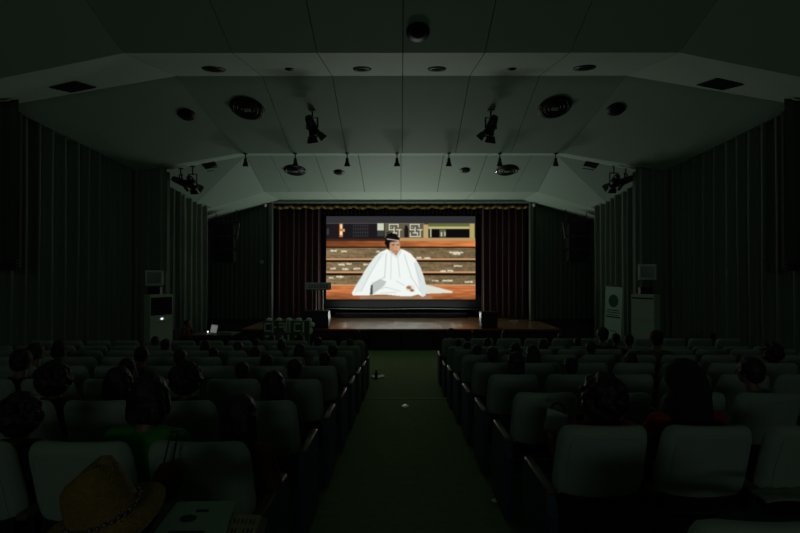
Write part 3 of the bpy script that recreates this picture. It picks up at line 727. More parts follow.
# (side, row, head x, head top y, hair, hair colour, shirt, pose, hair scale)
AUD = [
 ('left', 0, 240, 397, 'long', 'black', 'orange-brown', 'fold', 1.12), ('left', 0, 148, 374, 'bob', 'black', 'green', 'fold', 1.0), ('left', 0, 24, 393, 'curly', 'black', 'dark', 'lap', .95),
 ('left', 1, 274, 371, 'bob', 'black', 'navy', 'lap', 1.0), ('left', 1, 187, 362, 'curly', 'black', 'dark', 'lap', .95), ('left', 1, 118, 368, 'bob', 'black', 'dark', 'fold', 1.1), ('left', 1, 56, 363, 'curly', 'black', 'maroon', 'lap', 1.0),
 ('left', 2, 295, 359, 'short', 'black', 'dark', 'lap', 1.0), ('left', 2, 242, 361, 'short', 'black', 'grey', 'fold', .9), ('left', 2, 22, 350, 'short', 'black', 'dark', 'lap', 1.05), ('left', 2, 128, 357, 'short', 'black', 'dark', 'lap', .9),
 ('left', 3, 325, 352, 'short', 'black', 'dark', 'lap', .95), ('left', 3, 267, 354, 'bob', 'black', 'dark', 'lap', 1.0), ('left', 3, 180, 349, 'short', 'black', 'grey', 'fold', .95), ('left', 3, 36, 343, 'short', 'black', 'white', 'lap', 1.0), ('left', 3, 142, 346, 'ponytail', 'black', 'dark', 'lap', .95),
 ('left', 4, 333, 345, 'short', 'black', 'dark', 'fold', .95), ('left', 4, 300, 343, 'long', 'black', 'grey', 'lap', .95), ('left', 4, 256, 346, 'short', 'brown', 'maroon', 'lap', .95), ('left', 4, 214, 347, 'short', 'black', 'dark', 'lap', .9), ('left', 4, 60, 340, 'bob', 'black', 'dark', 'lap', 1.0),
 ('left', 5, 287, 340, 'bun', 'black', 'dark', 'lap', .95), ('left', 5, 238, 341, 'short', 'black', 'dark', 'fold', .95), ('left', 5, 206, 340, 'bob', 'black', 'dark', 'lap', .95), ('left', 5, 166, 339, 'short', 'black', 'dark', 'lap', 1.0),
 ('left', 6, 350, 341, 'short', 'black', 'dark', 'lap', .9), ('left', 6, 318, 337, 'short', 'black', 'dark', 'lap', 1.0), ('left', 6, 256, 338, 'short', 'black', 'white', 'lap', .95), ('left', 6, 152, 336, 'short', 'brown', 'maroon', 'lap', .95),
 ('left', 7, 357, 330, 'short', 'black', 'grey', 'lap', 1.0), ('left', 7, 300, 333, 'bob', 'black', 'white', 'lap', .9), ('left', 7, 272, 335, 'short', 'black', 'dark', 'lap', .9),
 ('right', 0, 602, 377, 'curly', 'black', 'red', 'hold', 1.12), ('right', 0, 686, 362, 'hood', 'purple', 'red', 'hold', .95),
 ('right', 1, 752, 358, 'short', 'black', 'pale green', 'fold', 1.05),
 ('right', 2, 570, 357, 'short', 'black', 'dark', 'lap', .95), ('right', 2, 515, 352, 'bob', 'black', 'dark', 'lap', 1.0),
 ('right', 3, 492, 347, 'short', 'black', 'dark', 'lap', 1.0), ('right', 3, 532, 345, 'long', 'black', 'dark', 'lap', 1.0), ('right', 3, 775, 343, 'curly', 'black', 'dark', 'fold', 1.0), ('right', 3, 630, 352, 'bob', 'black', 'dark', 'lap', .9),
 ('right', 4, 477, 344, 'short', 'black', 'navy', 'lap', .95), ('right', 4, 515, 343, 'short', 'black', 'dark', 'lap', 1.0), ('right', 4, 652, 330, 'short', 'black', 'grey', 'fold', 1.0), ('right', 4, 590, 341, 'ponytail', 'black', 'white', 'lap', .95),
 ('right', 5, 467, 342, 'short', 'black', 'dark', 'lap', .9), ('right', 5, 547, 339, 'bob', 'black', 'dark', 'lap', 1.0), ('right', 5, 602, 327, 'short', 'black', 'dark', 'lap', 1.0), ('right', 5, 628, 334, 'short', 'black', 'navy', 'lap', .95),
 ('right', 6, 458, 339, 'short', 'black', 'dark', 'lap', .95), ('right', 6, 487, 338, 'bun', 'black', 'dark', 'lap', .95), ('right', 6, 577, 337, 'short', 'black', 'dark', 'fold', .95), ('right', 6, 621, 333, 'short', 'black', 'white', 'lap', .95),
 ('right', 7, 451, 328, 'short', 'black', 'dark', 'lap', 1.0), ('right', 7, 475, 329, 'short', 'black', 'white', 'lap', 1.0), ('right', 7, 505, 329, 'bob', 'black', 'dark', 'lap', .95), ('right', 7, 560, 337, 'short', 'black', 'dark', 'lap', .9), ('right', 7, 706, 338, 'short', 'black', 'dark', 'lap', 1.0),
]
PEOPLE = {}
for side, r, hx, hy, hair, hc, shirt, pose, hs in AUD:
    X0, Y0, s = (.704, 2.03, -1) if side == 'left' else (.835, 2.33, 1)
    Yr = Y0+ROWP*r; D = Yr+.32
    X = (hx-VX)/F*D; j = max(0, round((abs(X)-X0-.25)/.556))
    z = floor_z(Yr+.3); top = EYE-(hy-HZ)/F*D
    seat_z = z+.012+.455
    sc = min(1.02, max(.74, (top-seat_z)/.822))
    Xs = s*(X0+.25+.556*j); rz = 0.0
    lean = (X-Xs); Xp = Xs+max(-.16, min(.16, lean)) if (side, r) not in (('left', 0), ('right', 0)) else X
    hw = 'hooded figure' if hair == 'hood' else f"{HW[hair]}-haired person"
    lab = f"{hw} in {shirt} shirt, {side} block, {ORD[r+1]} row from camera" + ('' if hx > 900 else (', aisle seat' if j == 0 else f', {ORS[j]} seat'))
    p = person((Xp, Yr+.30, seat_z), random.uniform(-.12, .12) if pose != 'hold' else .05, sc, pose, hair, hc, shirt, lab, hs)
    if (side, r, hx) == ('right', 1, 752): p.rotation_euler.z = .5
    PEOPLE[(side, r, hx)] = p

exec_after = []
# ---------------------------------------------------------------- held pouch, hat, flyers near the camera
c = pt(556, 420, 2.93)
t = thing('pouch', 'pale blue-grey pouch with dark looped handle held up beside the red shirt', 'pouch', c, .0)
t.rotation_euler = (-.35, .35, .1)
bm = bmesh.new(); box(bm, (-.075, -.012, -.085), (.075, .012, .06), .012); obj('pouch_body', bm, mat('pale_blue_cloth', (.34, .46, .48), rough=.7), t, True)
bm = bmesh.new()
for k in range(12):
    a0 = math.pi*k/12; a1 = math.pi*(k+1)/12
    cone(bm, (.05*math.cos(a0), 0, .055+.06*math.sin(a0)), (.05*math.cos(a1), 0, .055+.06*math.sin(a1)), .009, .009, 8)
obj('handle', bm, M_blk, t, True)

# hat over the seat back, nearest left row
hc_ = pt(98, 498, 1.22)
t = thing('straw_hat', 'golden brown woven hat with a silvery chain band, tilted on the nearest left seat', 'hat', hc_)
t.rotation_euler = (math.radians(16), math.radians(-12), math.radians(-10)); t.scale = (.9, .9, .9)
M_straw = mat('woven_straw', (.24, .145, .035), rough=.8, var=.5, scale=60, bump=.8, bscale=150)
bm = bmesh.new(); N = 40
prof_h = [(.165, -.055), (.150, -.062), (.120, -.055), (.102, -.045), (.098, -.03), (.094, .0), (.088, .04), (.078, .068), (.055, .082), (.02, .078), (.0, .076)]
rings = []
for (rr, zz) in prof_h:
    ring = []
    for i in range(N):
        a = 2*math.pi*i/N; w = .012*math.sin(2*a) if rr > .12 else 0
        dent = -.022*math.exp(-((rr*math.sin(a))/.02)**2) if zz > .06 else 0
        x_ = rr*1.12*math.cos(a); zz_ = zz*1.25+(.42*x_*max(0, zz+.03)/.1); ring.append(bm.verts.new((x_, rr*.85*math.sin(a), zz_+w+dent)))
    rings.append(ring)
for a, b in zip(rings[:-1], rings[1:]):
    for i in range(N): bm.faces.new((a[i], a[(i+1) % N], b[(i+1) % N], b[i]))
bmesh.ops.remove_doubles(bm, verts=bm.verts, dist=1e-5)
o = obj('hat_body', bm, M_straw, t, True)
md = o.modifiers.new('thick', 'SOLIDIFY'); md.thickness = .005
bm = bmesh.new()
for i in range(34):
    a = 2*math.pi*i/34; ball(bm, (.114*math.cos(a), .087*math.sin(a), -.042+.004*(i % 2)), (.009, .008, .0065), 8)
obj('chain_band', bm, mat('silver_chain', (.16, .14, .17), rough=.35, metal=.6), t, True, 'silvery chain hat band')

# brown pouch leaning on the back of the second left seat
t = thing('fur_pompom_bag', 'small dark reddish-brown bag hanging against the second left seat back', 'bag', pt(168, 482, 1.95))
bm = bmesh.new(); ball(bm, (0, 0, 0), (.065, .04, .085), 20)
for v in bm.verts: v.co += v.normal*noise.noise(v.co*30)*.01
obj('bag_body', bm, mat('red_brown_leather', (.07, .022, .012), rough=.8), t, True)
bm = bmesh.new(); cone(bm, (-.02, 0, .07), (-.015, .06, .20), .004, .004, 8); cone(bm, (.02, 0, .07), (.015, .06, .20), .004, .004, 8); cone(bm, (-.015, .06, .20), (.015, .06, .20), .004, .004, 8); cone(bm, (0, .06, .20), (0, .13, .185), .004, .004, 8)
obj('strap', bm, M_blk, t)

# writing tablet of the nearest left aisle seat with the two flyers on it
def tilt_quad(name, px, depthY, tz, m, th, parent, inset=None):
    vs = []
    P = [pt(x, y, Y) for (x, y), Y in zip(px, depthY)]
    n = (P[1]-P[0]).cross(P[3]-P[0]).normalized()
    if n.z < 0: n = -n
    bm = bmesh.new(); lo = [bm.verts.new(p-n*th) for p in P]; hi = [bm.verts.new(p) for p in P]
    bm.faces.new(hi); bm.faces.new(lo[::-1])
    for i in range(4): bm.faces.new((lo[i], lo[(i+1) % 4], hi[(i+1) % 4], hi[i]))
    bmesh.ops.recalc_face_normals(bm, faces=bm.faces)
    return obj(name, bm, m, parent), P, n
t = thing('writing_tablet', 'dark fold-out writing tablet under the flyers, bottom left', 'tablet')
o, P, n = tilt_quad('tablet_board', [(165, 503), (268, 515), (262, 545), (140, 545)], [1.42, 1.42, 1.20, 1.20], 0, mat('dark_board', (.03, .035, .03)), .015, t)
o.location = -n*.006
bm = bmesh.new(); b0 = pt(205, 525, 1.31); cone(bm, (b0.x, b0.y, b0.z-.03), (b0.x-.02, b0.y-.02, floor_z(1.3)+.01), .014, .016, 10); obj('support_post', bm, M_metal, t)
def flyer(label, px, dep, marks, colr):
    t = thing('flyer', label, 'flyer')
    _, P, n = tilt_quad('flyer_sheet', px, dep, 0, colr, .0015, t)
    bm = bmesh.new()
    def uv(u, v): return (P[3].lerp(P[2], u)).lerp(P[0].lerp(P[1], u), v)+n*.0006
    for poly in marks:
        bm.faces.new([bm.verts.new(uv(*q)) for q in poly])
    o = obj('print', bm, M_ink, t)
    return t
def ellp(cx, cy, rx, ry, k=14): return [(cx+rx*math.cos(2*math.pi*i/k), cy+ry*math.sin(2*math.pi*i/k)) for i in range(k)]
def rc(x0, y0, x1, y1): return [(x0, y0), (x1, y0), (x1, y1), (x0, y1)]
flyer('pale green flyer with a dark oval emblem lying at the bottom left', [(178, 501), (236, 500), (222, 548), (142, 548)], [1.41, 1.41, 1.19, 1.19],
      [ellp(.36, .60, .13, .085), rc(.42, .74, .62, .80), rc(.2, .30, .7, .34)], mat('green_flyer', (.23, .32, .26), rough=.7, var=.2, scale=8))
glyph = []
for r_ in range(3):
    for k in range(3):
        x = .14+k*.27; y = .70-r_*.26
        glyph += [rc(x, y, x+.05, y+.15), rc(x, y+.06, x+.18, y+.09), rc(x+.14, y-.02, x+.18, y+.16)]
flyer('cream card printed with rows of dark characters, right of the flyer', [(232, 513), (262, 514), (250, 550), (222, 550)], [1.36, 1.36, 1.19, 1.19], glyph, mat('cream_card', (.26, .25, .13), rough=.8))

# folded jacket and tray on the nearest right row
t = thing('jacket', 'dark blue jacket laid over the seats in the bottom right corner', 'jacket')
bm = bmesh.new(); N = 30; V = []
A = [pt(722, 502, 2.0), pt(806, 502, 2.1), pt(806, 523, 1.55), pt(690, 523, 1.60)]
for i in range(N+1):
    r_ = []
    for k in range(N+1):
        u = i/N; v = k/N; p = (A[3].lerp(A[2], u)).lerp(A[0].lerp(A[1], u), v); p = p+Vector((0, 0, .03*noise.noise(p*9)-.02-.04*(abs(u-.5)**2)))
        r_.append(bm.verts.new(p))
    V.append(r_)
for i in range(N):
    for k in range(N): bm.faces.new((V[i][k], V[i+1][k], V[i+1][k+1], V[i][k+1]))
o = obj('jacket_cloth', bm, shirt_mat('navy'), t, True); md = o.modifiers.new('t', 'SOLIDIFY'); md.thickness = .02
t = thing('paper_booklet', 'pale crumpled booklet lying on the dark jacket at the right edge', 'booklet')
bm = bmesh.new(); A = [pt(748, 489, 2.02), pt(802, 487, 2.10), pt(802, 500, 1.90), pt(764, 500, 1.86)]
V = []
for i in range(13):
    r_ = []
    for k in range(9):
        u = i/12; v = k/8; p = (A[3].lerp(A[2], u)).lerp(A[0].lerp(A[1], u), v)+Vector((0, 0, .012*noise.noise(Vector((u*5, v*5, 1)))+.01*math.sin(u*math.pi)))
        r_.append(bm.verts.new(p))
    V.append(r_)
for i in range(12):
    for k in range(8): bm.faces.new((V[i][k], V[i+1][k], V[i+1][k+1], V[i][k+1]))
o = obj('booklet_cover', bm, mat('pale_booklet', (.22, .25, .19), rough=.8), t, True); md = o.modifiers.new('t', 'SOLIDIFY'); md.thickness = .006

# ---------------------------------------------------------------- aisle objects
t = thing('floor_marker', 'small white diamond-shaped floor light set in the aisle carpet', 'floor light', (pt(405, 406, 7.0)*1.0))
Ym = (1.58)/((406-HZ)/F-SL) ; t.location = ((405-VX)/F*Ym, Ym, floor_z(Ym)+.002)
bm = bmesh.new(); r0 = [bm.verts.new((.075*math.cos(a)*(1), .10*math.sin(a), 0)) for a in (0, math.pi/2, math.pi, 3*math.pi/2)]
r1 = [bm.verts.new((v.co.x*.8, v.co.y*.8, .012)) for v in r0]
bm.faces.new(r1); bm.faces.new(r0[::-1])
for i in range(4): bm.faces.new((r0[i], r0[(i+1) % 4], r1[(i+1) % 4], r1[i]))
obj('marker_plate', bm, mat('marker_white', (.85, .88, .85), rough=.3), t)
bm = bmesh.new(); cone(bm, (0, 0, .012), (0, 0, .022), .03, .022, 14); obj('marker_stud', bm, M_chrome, t)
Yp = .80+EYE; Yp = (EYE+.80)*F/(377-HZ)
px_ = (378-VX)/F*Yp
t = thing('paper_sheet', 'white paper sheet lying on the aisle carpet beside the left seats', 'paper', (px_, Yp, -.795), .3)
bm = bmesh.new(); V = [[bm.verts.new((-.14+.28*i/6, -.10+.2*k/4, .006+.02*abs(i-3)/3)) for k in range(5)] for i in range(7)]
for i in range(6):
    for k in range(4): bm.faces.new((V[i][k], V[i+1][k], V[i+1][k+1], V[i][k+1]))
o = obj('sheet', bm, mat('white_paper', (.85, .85, .82), rough=.7), t, True); md = o.modifiers.new('t', 'SOLIDIFY'); md.thickness = .003
t = thing('dark_bottle', 'small dark bottle standing in front of the white paper on the aisle', 'bottle', (px_-.03, Yp-.16, -.80))
bm = bmesh.new(); cone(bm, (0, 0, 0), (0, 0, .13), .034, .034, 16); cone(bm, (0, 0, .13), (0, 0, .17), .034, .014, 16); cone(bm, (0, 0, .17), (0, 0, .20), .014, .014, 12); obj('bottle_body', bm, M_blk, t, True)
bm = bmesh.new(); cone(bm, (0, 0, .20), (0, 0, .222), .017, .017, 12); obj('bottle_cap', bm, M_white, t)
for (x, y, Y, side) in ((343, 443, 5.15, 'left'), (494, 501, 3.4, 'right'), (459, 421, 5.9, 'right')):
    Yf = EYE/((y-HZ)/F-SL)
    t = thing('glint', {343: 'tiny pale wrapper on the carpet beside the left seats', 494: 'tiny pale wrapper near the right aisle seats in the foreground', 459: 'small teal wrapper by the foot of a right aisle seat'}[x], 'glint', ((x-VX)/F*Yf, Yf, floor_z(Yf)))
    bm = bmesh.new(); bmesh.ops.create_icosphere(bm, subdivisions=2, radius=.022)
    for v in bm.verts: v.co += v.normal*noise.noise(v.co*60)*.012; v.co.z = v.co.z*.5+.012
    obj('glint_bead', bm, mat('teal_glint', (.2, .6, .55), rough=.3) if x == 459 else M_white, t)  # unlit bead standing in for a bright step-light glint in the aisle

# ---------------------------------------------------------------- ceiling fixtures
def orient(o, n, spin=0.0):
    o.rotation_euler = n.to_track_quat('Z', 'Y').to_euler()
def disc(x, y, wpx, label, kind, y0=4.0):
    p = hit_ceiling(x, y, y0); n = ceil_normal(p); R_ = wpx/2*p.y/F
    t = thing('ceiling_speaker' if kind == 'big' else 'downlight', label, 'ceiling speaker' if kind == 'big' else 'downlight', p+n*.001, group=None)
    orient(t, n)
    bm = bmesh.new()
    cone(bm, (0, 0, -.0), (0, 0, .018), R_, R_*.93, 36); obj('rim', bm, M_blk, t, True)
    if kind == 'big':
        for q, rr in enumerate((.78, .56, .34)):
            bm = bmesh.new(); K = 36
            for i in range(K):
                a0 = 2*math.pi*i/K; a1 = 2*math.pi*(i+1)/K
                cone(bm, (R_*rr*math.cos(a0), R_*rr*math.sin(a0), .022), (R_*rr*math.cos(a1), R_*rr*math.sin(a1), .022), .010, .010, 5, False)
            obj('grille_ring', bm, mat('dark_grille', (.03, .032, .03), rough=.35, metal=.5), t, True)
        bm = bmesh.new(); box(bm, (-R_*.2, -R_*.14, .02), (R_*.2, R_*.14, .05), .01); obj('driver', bm, M_grey, t)
        bm = bmesh.new(); box(bm, (R_*.80, -R_*.16, .018), (R_*.93, R_*.16, .05), .006); box(bm, (-R_*.93, -R_*.16, .018), (-R_*.80, R_*.16, .05), .006); obj('clip', bm, M_chrome, t)
    else:
        bm = bmesh.new(); cone(bm, (0, 0, .015), (0, 0, .024), R_*.62, R_*.5, 24); obj('lens', bm, mat('unlit_lens', (.006, .006, .006), rough=.8, spec=.1), t, True)
    return t
disc(418, 31, 24, 'dark round fixture alone on the nearest dark ceiling panel', 'small')
for (x, y, w, nm) in ((213, 68, 23, 'leftmost large'), (362, 68, 19, 'large one just left of centre'), (437, 68, 19, 'large one just right of centre'), (585, 67, 22, 'rightmost large'), (289, 68, 9, 'small left'), (512, 68, 9, 'small right')):
    disc(x, y, w, f'unlit round downlight in the pale ceiling band, {nm}', 'small', 7.1)
for (x, y, w, k, nm) in ((186, 114, 17, 'small', 'left of the big left ceiling speaker'), (616, 109, 18, 'small', 'right of the big right ceiling speaker')):
    disc(x, y, w, f'unlit round downlight in the middle ceiling, {nm}', k, 8.7)
disc(247, 108, 34, 'large dark round ceiling speaker, left of the middle ceiling panels', 'big', 8.7)
disc(555, 107, 33, 'large dark round ceiling speaker, right of the middle ceiling panels', 'big', 8.7)
disc(295, 170, 23, 'round dark ceiling speaker on the panels nearest the stage, left', 'big', 11.4)
disc(507, 170, 23, 'round dark ceiling speaker on the panels nearest the stage, right', 'big', 11.4)
disc(339, 172, 11, 'small round downlight on the stage-side ceiling, left of centre', 'small', 11.4)
disc(465, 170, 11, 'small round downlight on the stage-side ceiling, right of centre', 'small', 11.4)
def vent(x, y, wx, wy, label, y0):
    p = hit_ceiling(x, y, y0); n = ceil_normal(p)
    t = thing('ceiling_vent', label, 'vent', p+n*.001)
    xa = Vector((1, 0, 0)); xa = (xa-n*xa.dot(n)).normalized(); ya = n.cross(xa)
    t.rotation_euler = Matrix((xa, ya, n)).transposed().to_euler()
    bm = bmesh.new(); box(bm, (-wx, -wy, 0), (wx, wy, .015)); obj('vent_plate', bm, M_blk, t)
    for k in range(6):
        bm = bmesh.new(); yy = -wy+(k+.5)*wy/3; box(bm, (-wx*.94, yy-.012, .015), (wx*.94, yy+.012, .026)); obj('slat', bm, mat('vent_slat', (.015, .017, .016), rough=.5), t)
vent(72, 86, .26, .26, 'black square vent at the left end of the pale ceiling band', 7.1)
vent(720, 84, .26, .26, 'black square vent at the right end of the pale ceiling band', 7.1)
vent(212, 168, .17, .36, 'black rectangular vent in the stage-side ceiling, left', 11.45)
vent(589, 167, .17, .36, 'black rectangular vent in the stage-side ceiling, right', 11.45)

def spotlight(x, y, label, y0, sc=1.0, yaw=0.0, pitch=.6, gap=.30):
    pr = hit_ceiling(x, y, y0)
    t = thing('spotlight', label, 'spotlight', pr, yaw, None, sc)
    bm = bmesh.new(); cone(bm, (0, 0, 0), (0, 0, -.02), .07, .07, 18); cone(bm, (0, 0, 0), (0, 0, -gap*.5), .018, .018, 10); obj('ceiling_mount', bm, M_blk, t)
    bm = bmesh.new()
    c = Vector((0, 0, -gap*.95)); w = .13
    for s in (-1, 1): box(bm, (s*w-.008, -.02, c.z-.03), (s*w+.008, .02, -gap*.45))
    box(bm, (-w, -.02, -gap*.47), (w, .02, -gap*.43)); obj('yoke', bm, M_blk, t)
    bm = bmesh.new(); d = Vector((0, math.cos(pitch), -math.sin(pitch)))
    cone(bm, c-d*.18, c+d*.10, .085, .105, 20); cone(bm, c-d*.24, c-d*.18, .055, .085, 20); cone(bm, c+d*.10, c+d*.15, .118, .118, 20); obj('lamp_housing', bm, mat('spot_housing', (.018, .018, .018), rough=.4), t, True)
    bm = bmesh.new(); cone(bm, c+d*.148, c+d*.154, .10, .10, 20); obj('lens', bm, M_lens, t)
    up = d.cross(Vector((1, 0, 0))).normalized(); rt = Vector((1, 0, 0))
    for a, b in ((up, rt), (-up, rt), (rt, up), (-rt, up)):
        bm = bmesh.new(); e = c+d*.15+a*.115; f_ = c+d*.27+a*.175
        vs = [bm.verts.new(v) for v in (e-b*.09, e+b*.09, f_+b*.13, f_-b*.13)]; bm.faces.new(vs)
        o = obj('barn_door', bm, M_blk, t); md = o.modifiers.new('t', 'SOLIDIFY'); md.thickness = .006
    return t
spotlight(312, 110, 'black stage spotlight with barn doors hanging left of centre under the middle ceiling', 8.7, 1.05, math.radians(-25), .9, .36)
spotlight(491, 110, 'black stage spotlight with barn doors hanging right of centre under the middle ceiling', 8.7, 1.05, math.radians(25), .9, .36)
spotlight(180, 168, 'black spotlight hanging at the far left beside the curtain, outer of two', 11.3, .9, math.radians(-50), .3, .40)
spotlight(192, 166, 'black spotlight hanging at the far left beside the curtain, inner of two', 11.3, .9, math.radians(-10), .7, .50)
spotlight(626, 167, 'black spotlight hanging at the far right beside the curtain, outer of two', 11.3, .9, math.radians(50), .3, .40)
spotlight(614, 165, 'black spotlight hanging at the far right beside the curtain, inner of two', 11.3, .9, math.radians(10), .7, .50)
for i, x in enumerate((245, 295, 347, 397, 449, 500, 556)):
    Y = 10.93; X = (x-VX)/F*Y
    t = thing('track_lamp', f"small black pendant lamp under the ceiling edge, {['leftmost of seven', 'second from left', 'third from left', 'middle of seven', 'third from right', 'second from right', 'rightmost of seven'][i]}", 'lamp', (X, Y, ceil_z(X, Y)), 0, 'pendant lamps under the ceiling edge')
    bm = bmesh.new(); cone(bm, (0, 0, .0), (0, 0, -.11), .014, .014, 8); cone(bm, (0, 0, 0), (0, 0, -.015), .05, .05, 14); obj('stem', bm, M_blk, t)
    bm = bmesh.new(); cone(bm, (0, 0, -.11), (0, .01, -.19), .034, .040, 14); cone(bm, (0, .01, -.19), (0, .02, -.31), .045, .078, 16); obj('lamp_head', bm, mat('spot_housing', (.018, .018, .018), rough=.4), t, True)
    bm = bmesh.new(); cone(bm, (0, .02, -.308), (0, .021, -.314), .066, .066, 16); obj('lens', bm, M_lens, t)

# ---------------------------------------------------------------- floor-standing cooling units, wall cabinets, banner
def cooler(X, Y, side, rz):
    t = thing('air_conditioner', f'tall pale floor-standing air conditioner against the {side} curtain', 'air conditioner', (X, Y, -.80), rz)
    h = 1.80
    bm = bmesh.new(); box(bm, (-.26, -.16, 0), (.26, .16, h), .015); obj('cabinet', bm, mat('unit_shell', (.58, .72, .56), rough=.5), t)
    if side == 'left':
        bm = bmesh.new(); box(bm, (-.235, -.172, 1.33), (.235, -.158, 1.74)); g = obj('air_outlet', bm, M_blk, t)
        for k in range(5):
            bm = bmesh.new(); box(bm, (-.23, -.188, 1.37+k*.08), (.23, -.170, 1.385+k*.08)); obj('louvre', bm, mat('louvre_dark', (.05, .06, .055), rough=.4), g)
        bm = bmesh.new(); box(bm, (-.25, -.178, 1.18), (.25, -.158, 1.31), .004); obj('control_strip', bm, M_white, t)
        bm = bmesh.new(); ball(bm, (0, -.182, 1.24), (.03, .01, .02), 10); obj('indicator_light', bm, mat('indicator', (.8, .9, 1), emit=(.8, .95, 1), estr=1.6), t)
        bm = bmesh.new(); box(bm, (-.06, -.172, .58), (.07, -.16, .70)); obj('sticker', bm, M_white, t)
    else:
        bm = bmesh.new(); box(bm, (-.24, -.176, 1.16), (.24, -.158, 1.30), .004); obj('control_strip', bm, M_white, t)
        bm = bmesh.new(); box(bm, (-.24, -.170, 1.70), (.24, -.158, 1.73)); obj('seam', bm, M_blk, t)
    bm = bmesh.new()
    for k in range(4): box(bm, (-.235, -.17, .10+k*.07), (.235, -.158, .125+k*.07))
    obj('intake_grille', bm, M_blk, t)
cooler(-5.74, 10.50, 'left', .92)
cooler(5.80, 10.55, 'right', -.92)
def cabinet(X, Y, z, label, s):
    t = thing('wall_cabinet', label, 'wall box', (X, Y, z), -s*.45)
    bm = bmesh.new(); box(bm, (-.19, -.06, -.19), (.19, .06, .19), .008); obj('case', bm, mat('unit_shell', (.58, .72, .56), rough=.5), t)
    bm = bmesh.new(); box(bm, (-.145, -.066, -.13), (.145, -.058, .14)); obj('glass_front', bm, mat('cabinet_front', (.10, .13, .10), rough=.25), t)
    bm = bmesh.new()
    for (a, b) in (((-.17, -.075, -.165), (.17, -.06, -.135)), ((-.17, -.075, .14), (.17, -.06, .165)), ((-.17, -.075, -.135), (-.145, -.06, .14)), ((.145, -.075, -.135), (.17, -.06, .14))): box(bm, a, b)
    obj('frame', bm, M_white, t)
pL = pt(154, 278, 10.78); cabinet(pL.x, pL.y, pL.z, 'small pale wall box on the curtain above the left air conditioner', -1)
pR = pt(647, 272, 10.78); cabinet(pR.x, pR.y, pR.z, 'small pale wall box on the curtain above the right air conditioner', 1)
for s, side in ((-1, 'left'), (1, 'right')):
    p = pt(155 if s < 0 else 645, 291, 10.80)
    t = thing('black_box', f'small black equipment box between the wall box and the {side} air conditioner', 'box', p)
    bm = bmesh.new(); box(bm, (-.15, -.06, -.09), (.15, .06, .10), .01); obj('case', bm, M_blk, t)
    bm = bmesh.new(); box(bm, (-.12, -.068, -.05), (.12, -.058, .05)); obj('face_plate', bm, M_metal, t)
t = thing('pipe_conduit', 'thin pale pipe running down the curtain beside the left wall box', 'pipe')
bm = bmesh.new(); cone(bm, pt(166, 272, 10.8), pt(166, 292, 10.8), .012, .012, 8); cone(bm, pt(166, 272, 10.8), pt(162, 270, 10.8), .012, .012, 8); obj('pipe_tube', bm, M_grey, t)

# roll-up banner, right
b0 = pt(602, 286, 10.9)
t = thing('roll_up_banner', 'pale green roll-up banner with round emblem standing right of the stage', 'banner', (pt(611, 300, 10.9).x, 10.9, -.80), -.98)
t.rotation_euler[1] = math.radians(2)
zt = b0.z+.80; hw = .215
M_ban = mat('banner_film', (.70, .93, .84), rough=.45, var=.04)
bm = bmesh.new(); box(bm, (-hw, -.004, .07), (hw, .004, zt)); obj('banner_sheet', bm, M_ban, t)
bm = bmesh.new(); box(bm, (-hw-.02, -.10, 0), (hw+.02, .10, .07), .015); obj('banner_base', bm, M_grey, t)
bm = bmesh.new(); cone(bm, (0, .02, .06), (0, .02, zt), .010, .010, 8); obj('banner_pole', bm, M_metal, t)
bm = bmesh.new(); box(bm, (-hw-.005, -.012, zt-.015), (hw+.005, .012, zt+.015), .004); obj('top_bar', bm, M_chrome, t)
bm = bmesh.new(); bm.faces.new([bm.verts.new((.125*math.cos(a), -.0055, zt-.36+.155*math.sin(a))) for a in np.linspace(0, 2*math.pi, 28, endpoint=False)]); obj('emblem', bm, mat('emblem_green', (.02, .16, .09), rough=.5), t)
bm = bmesh.new()
for k in range(4): bm.faces.new([bm.verts.new(v) for v in ((-.09+.02*k, -.007, zt-.30-.035*k), (.09-.01*k, -.007, zt-.30-.035*k), (.09-.01*k, -.007, zt-.292-.035*k), (-.09+.02*k, -.007, zt-.292-.035*k))])
obj('emblem_lines', bm, mat('emblem_pale', (.06, .26, .17), rough=.5), t)
for (y0, x0, x1, h) in ((.60, -.15, .16, .022), (.655, -.17, .17, .022), (.71, -.17, .14, .018), (.77, -.18, .18, .034), (1.10, -.1, .1, .012)):
    bm = bmesh.new(); bm.faces.new([bm.verts.new(v) for v in ((x0, -.0055, zt-y0), (x1, -.0055, zt-y0), (x1, -.0055, zt-y0+h), (x0, -.0055, zt-y0+h))])
    obj('print_line', bm, mat('banner_ink', (.02, .07, .05), rough=.6), t)

# ---------------------------------------------------------------- operator's desk
DY = 11.55
t = thing('desk', 'low dark operator desk beside the left end of the stage', 'desk', (-4.82, DY, -.80))
bm = bmesh.new(); box(bm, (-.55, -.3, .71), (.55, .3, .735), .006); obj('desk_top', bm, mat('desk_laminate', (.14, .14, .13), rough=.4), t)
for x in (-.5, .5):
    for y in (-.26, .26):
        bm = bmesh.new(); cone(bm, (x, y, 0), (x, y, .71), .018, .018, 8); obj('leg', bm, M_metal, t)
bm = bmesh.new(); box(bm, (-.5, -.275, .35), (.5, -.262, .71)); obj('modesty_panel', bm, M_blk, t)
t = thing('laptop', 'open laptop with a pale lid on the operator desk', 'laptop', (pt(214, 330, DY).x+.0, DY-.05, -.065), math.radians(-38))
bm = bmesh.new(); box(bm, (-.16, -.22, 0), (.16, 0, .014), .004); kb = obj('keyboard_base', bm, M_grey, t)
bm = bmesh.new(); box(bm, (-.16, -.004, 0), (.16, .004, .22), .003); lid = obj('lid', bm, mat('pale_lid', (.62, .66, .62), rough=.4), t); lid.location = (0, .0, .014); lid.rotation_euler = (math.radians(-14), 0, 0)
bm = bmesh.new(); box(bm, (-.148, -.0055, .012), (.148, -.0045, .205)); obj('display', bm, mat('laptop_glow', (.1, .1, .1), emit=(.80, .88, .80), estr=.16), lid)
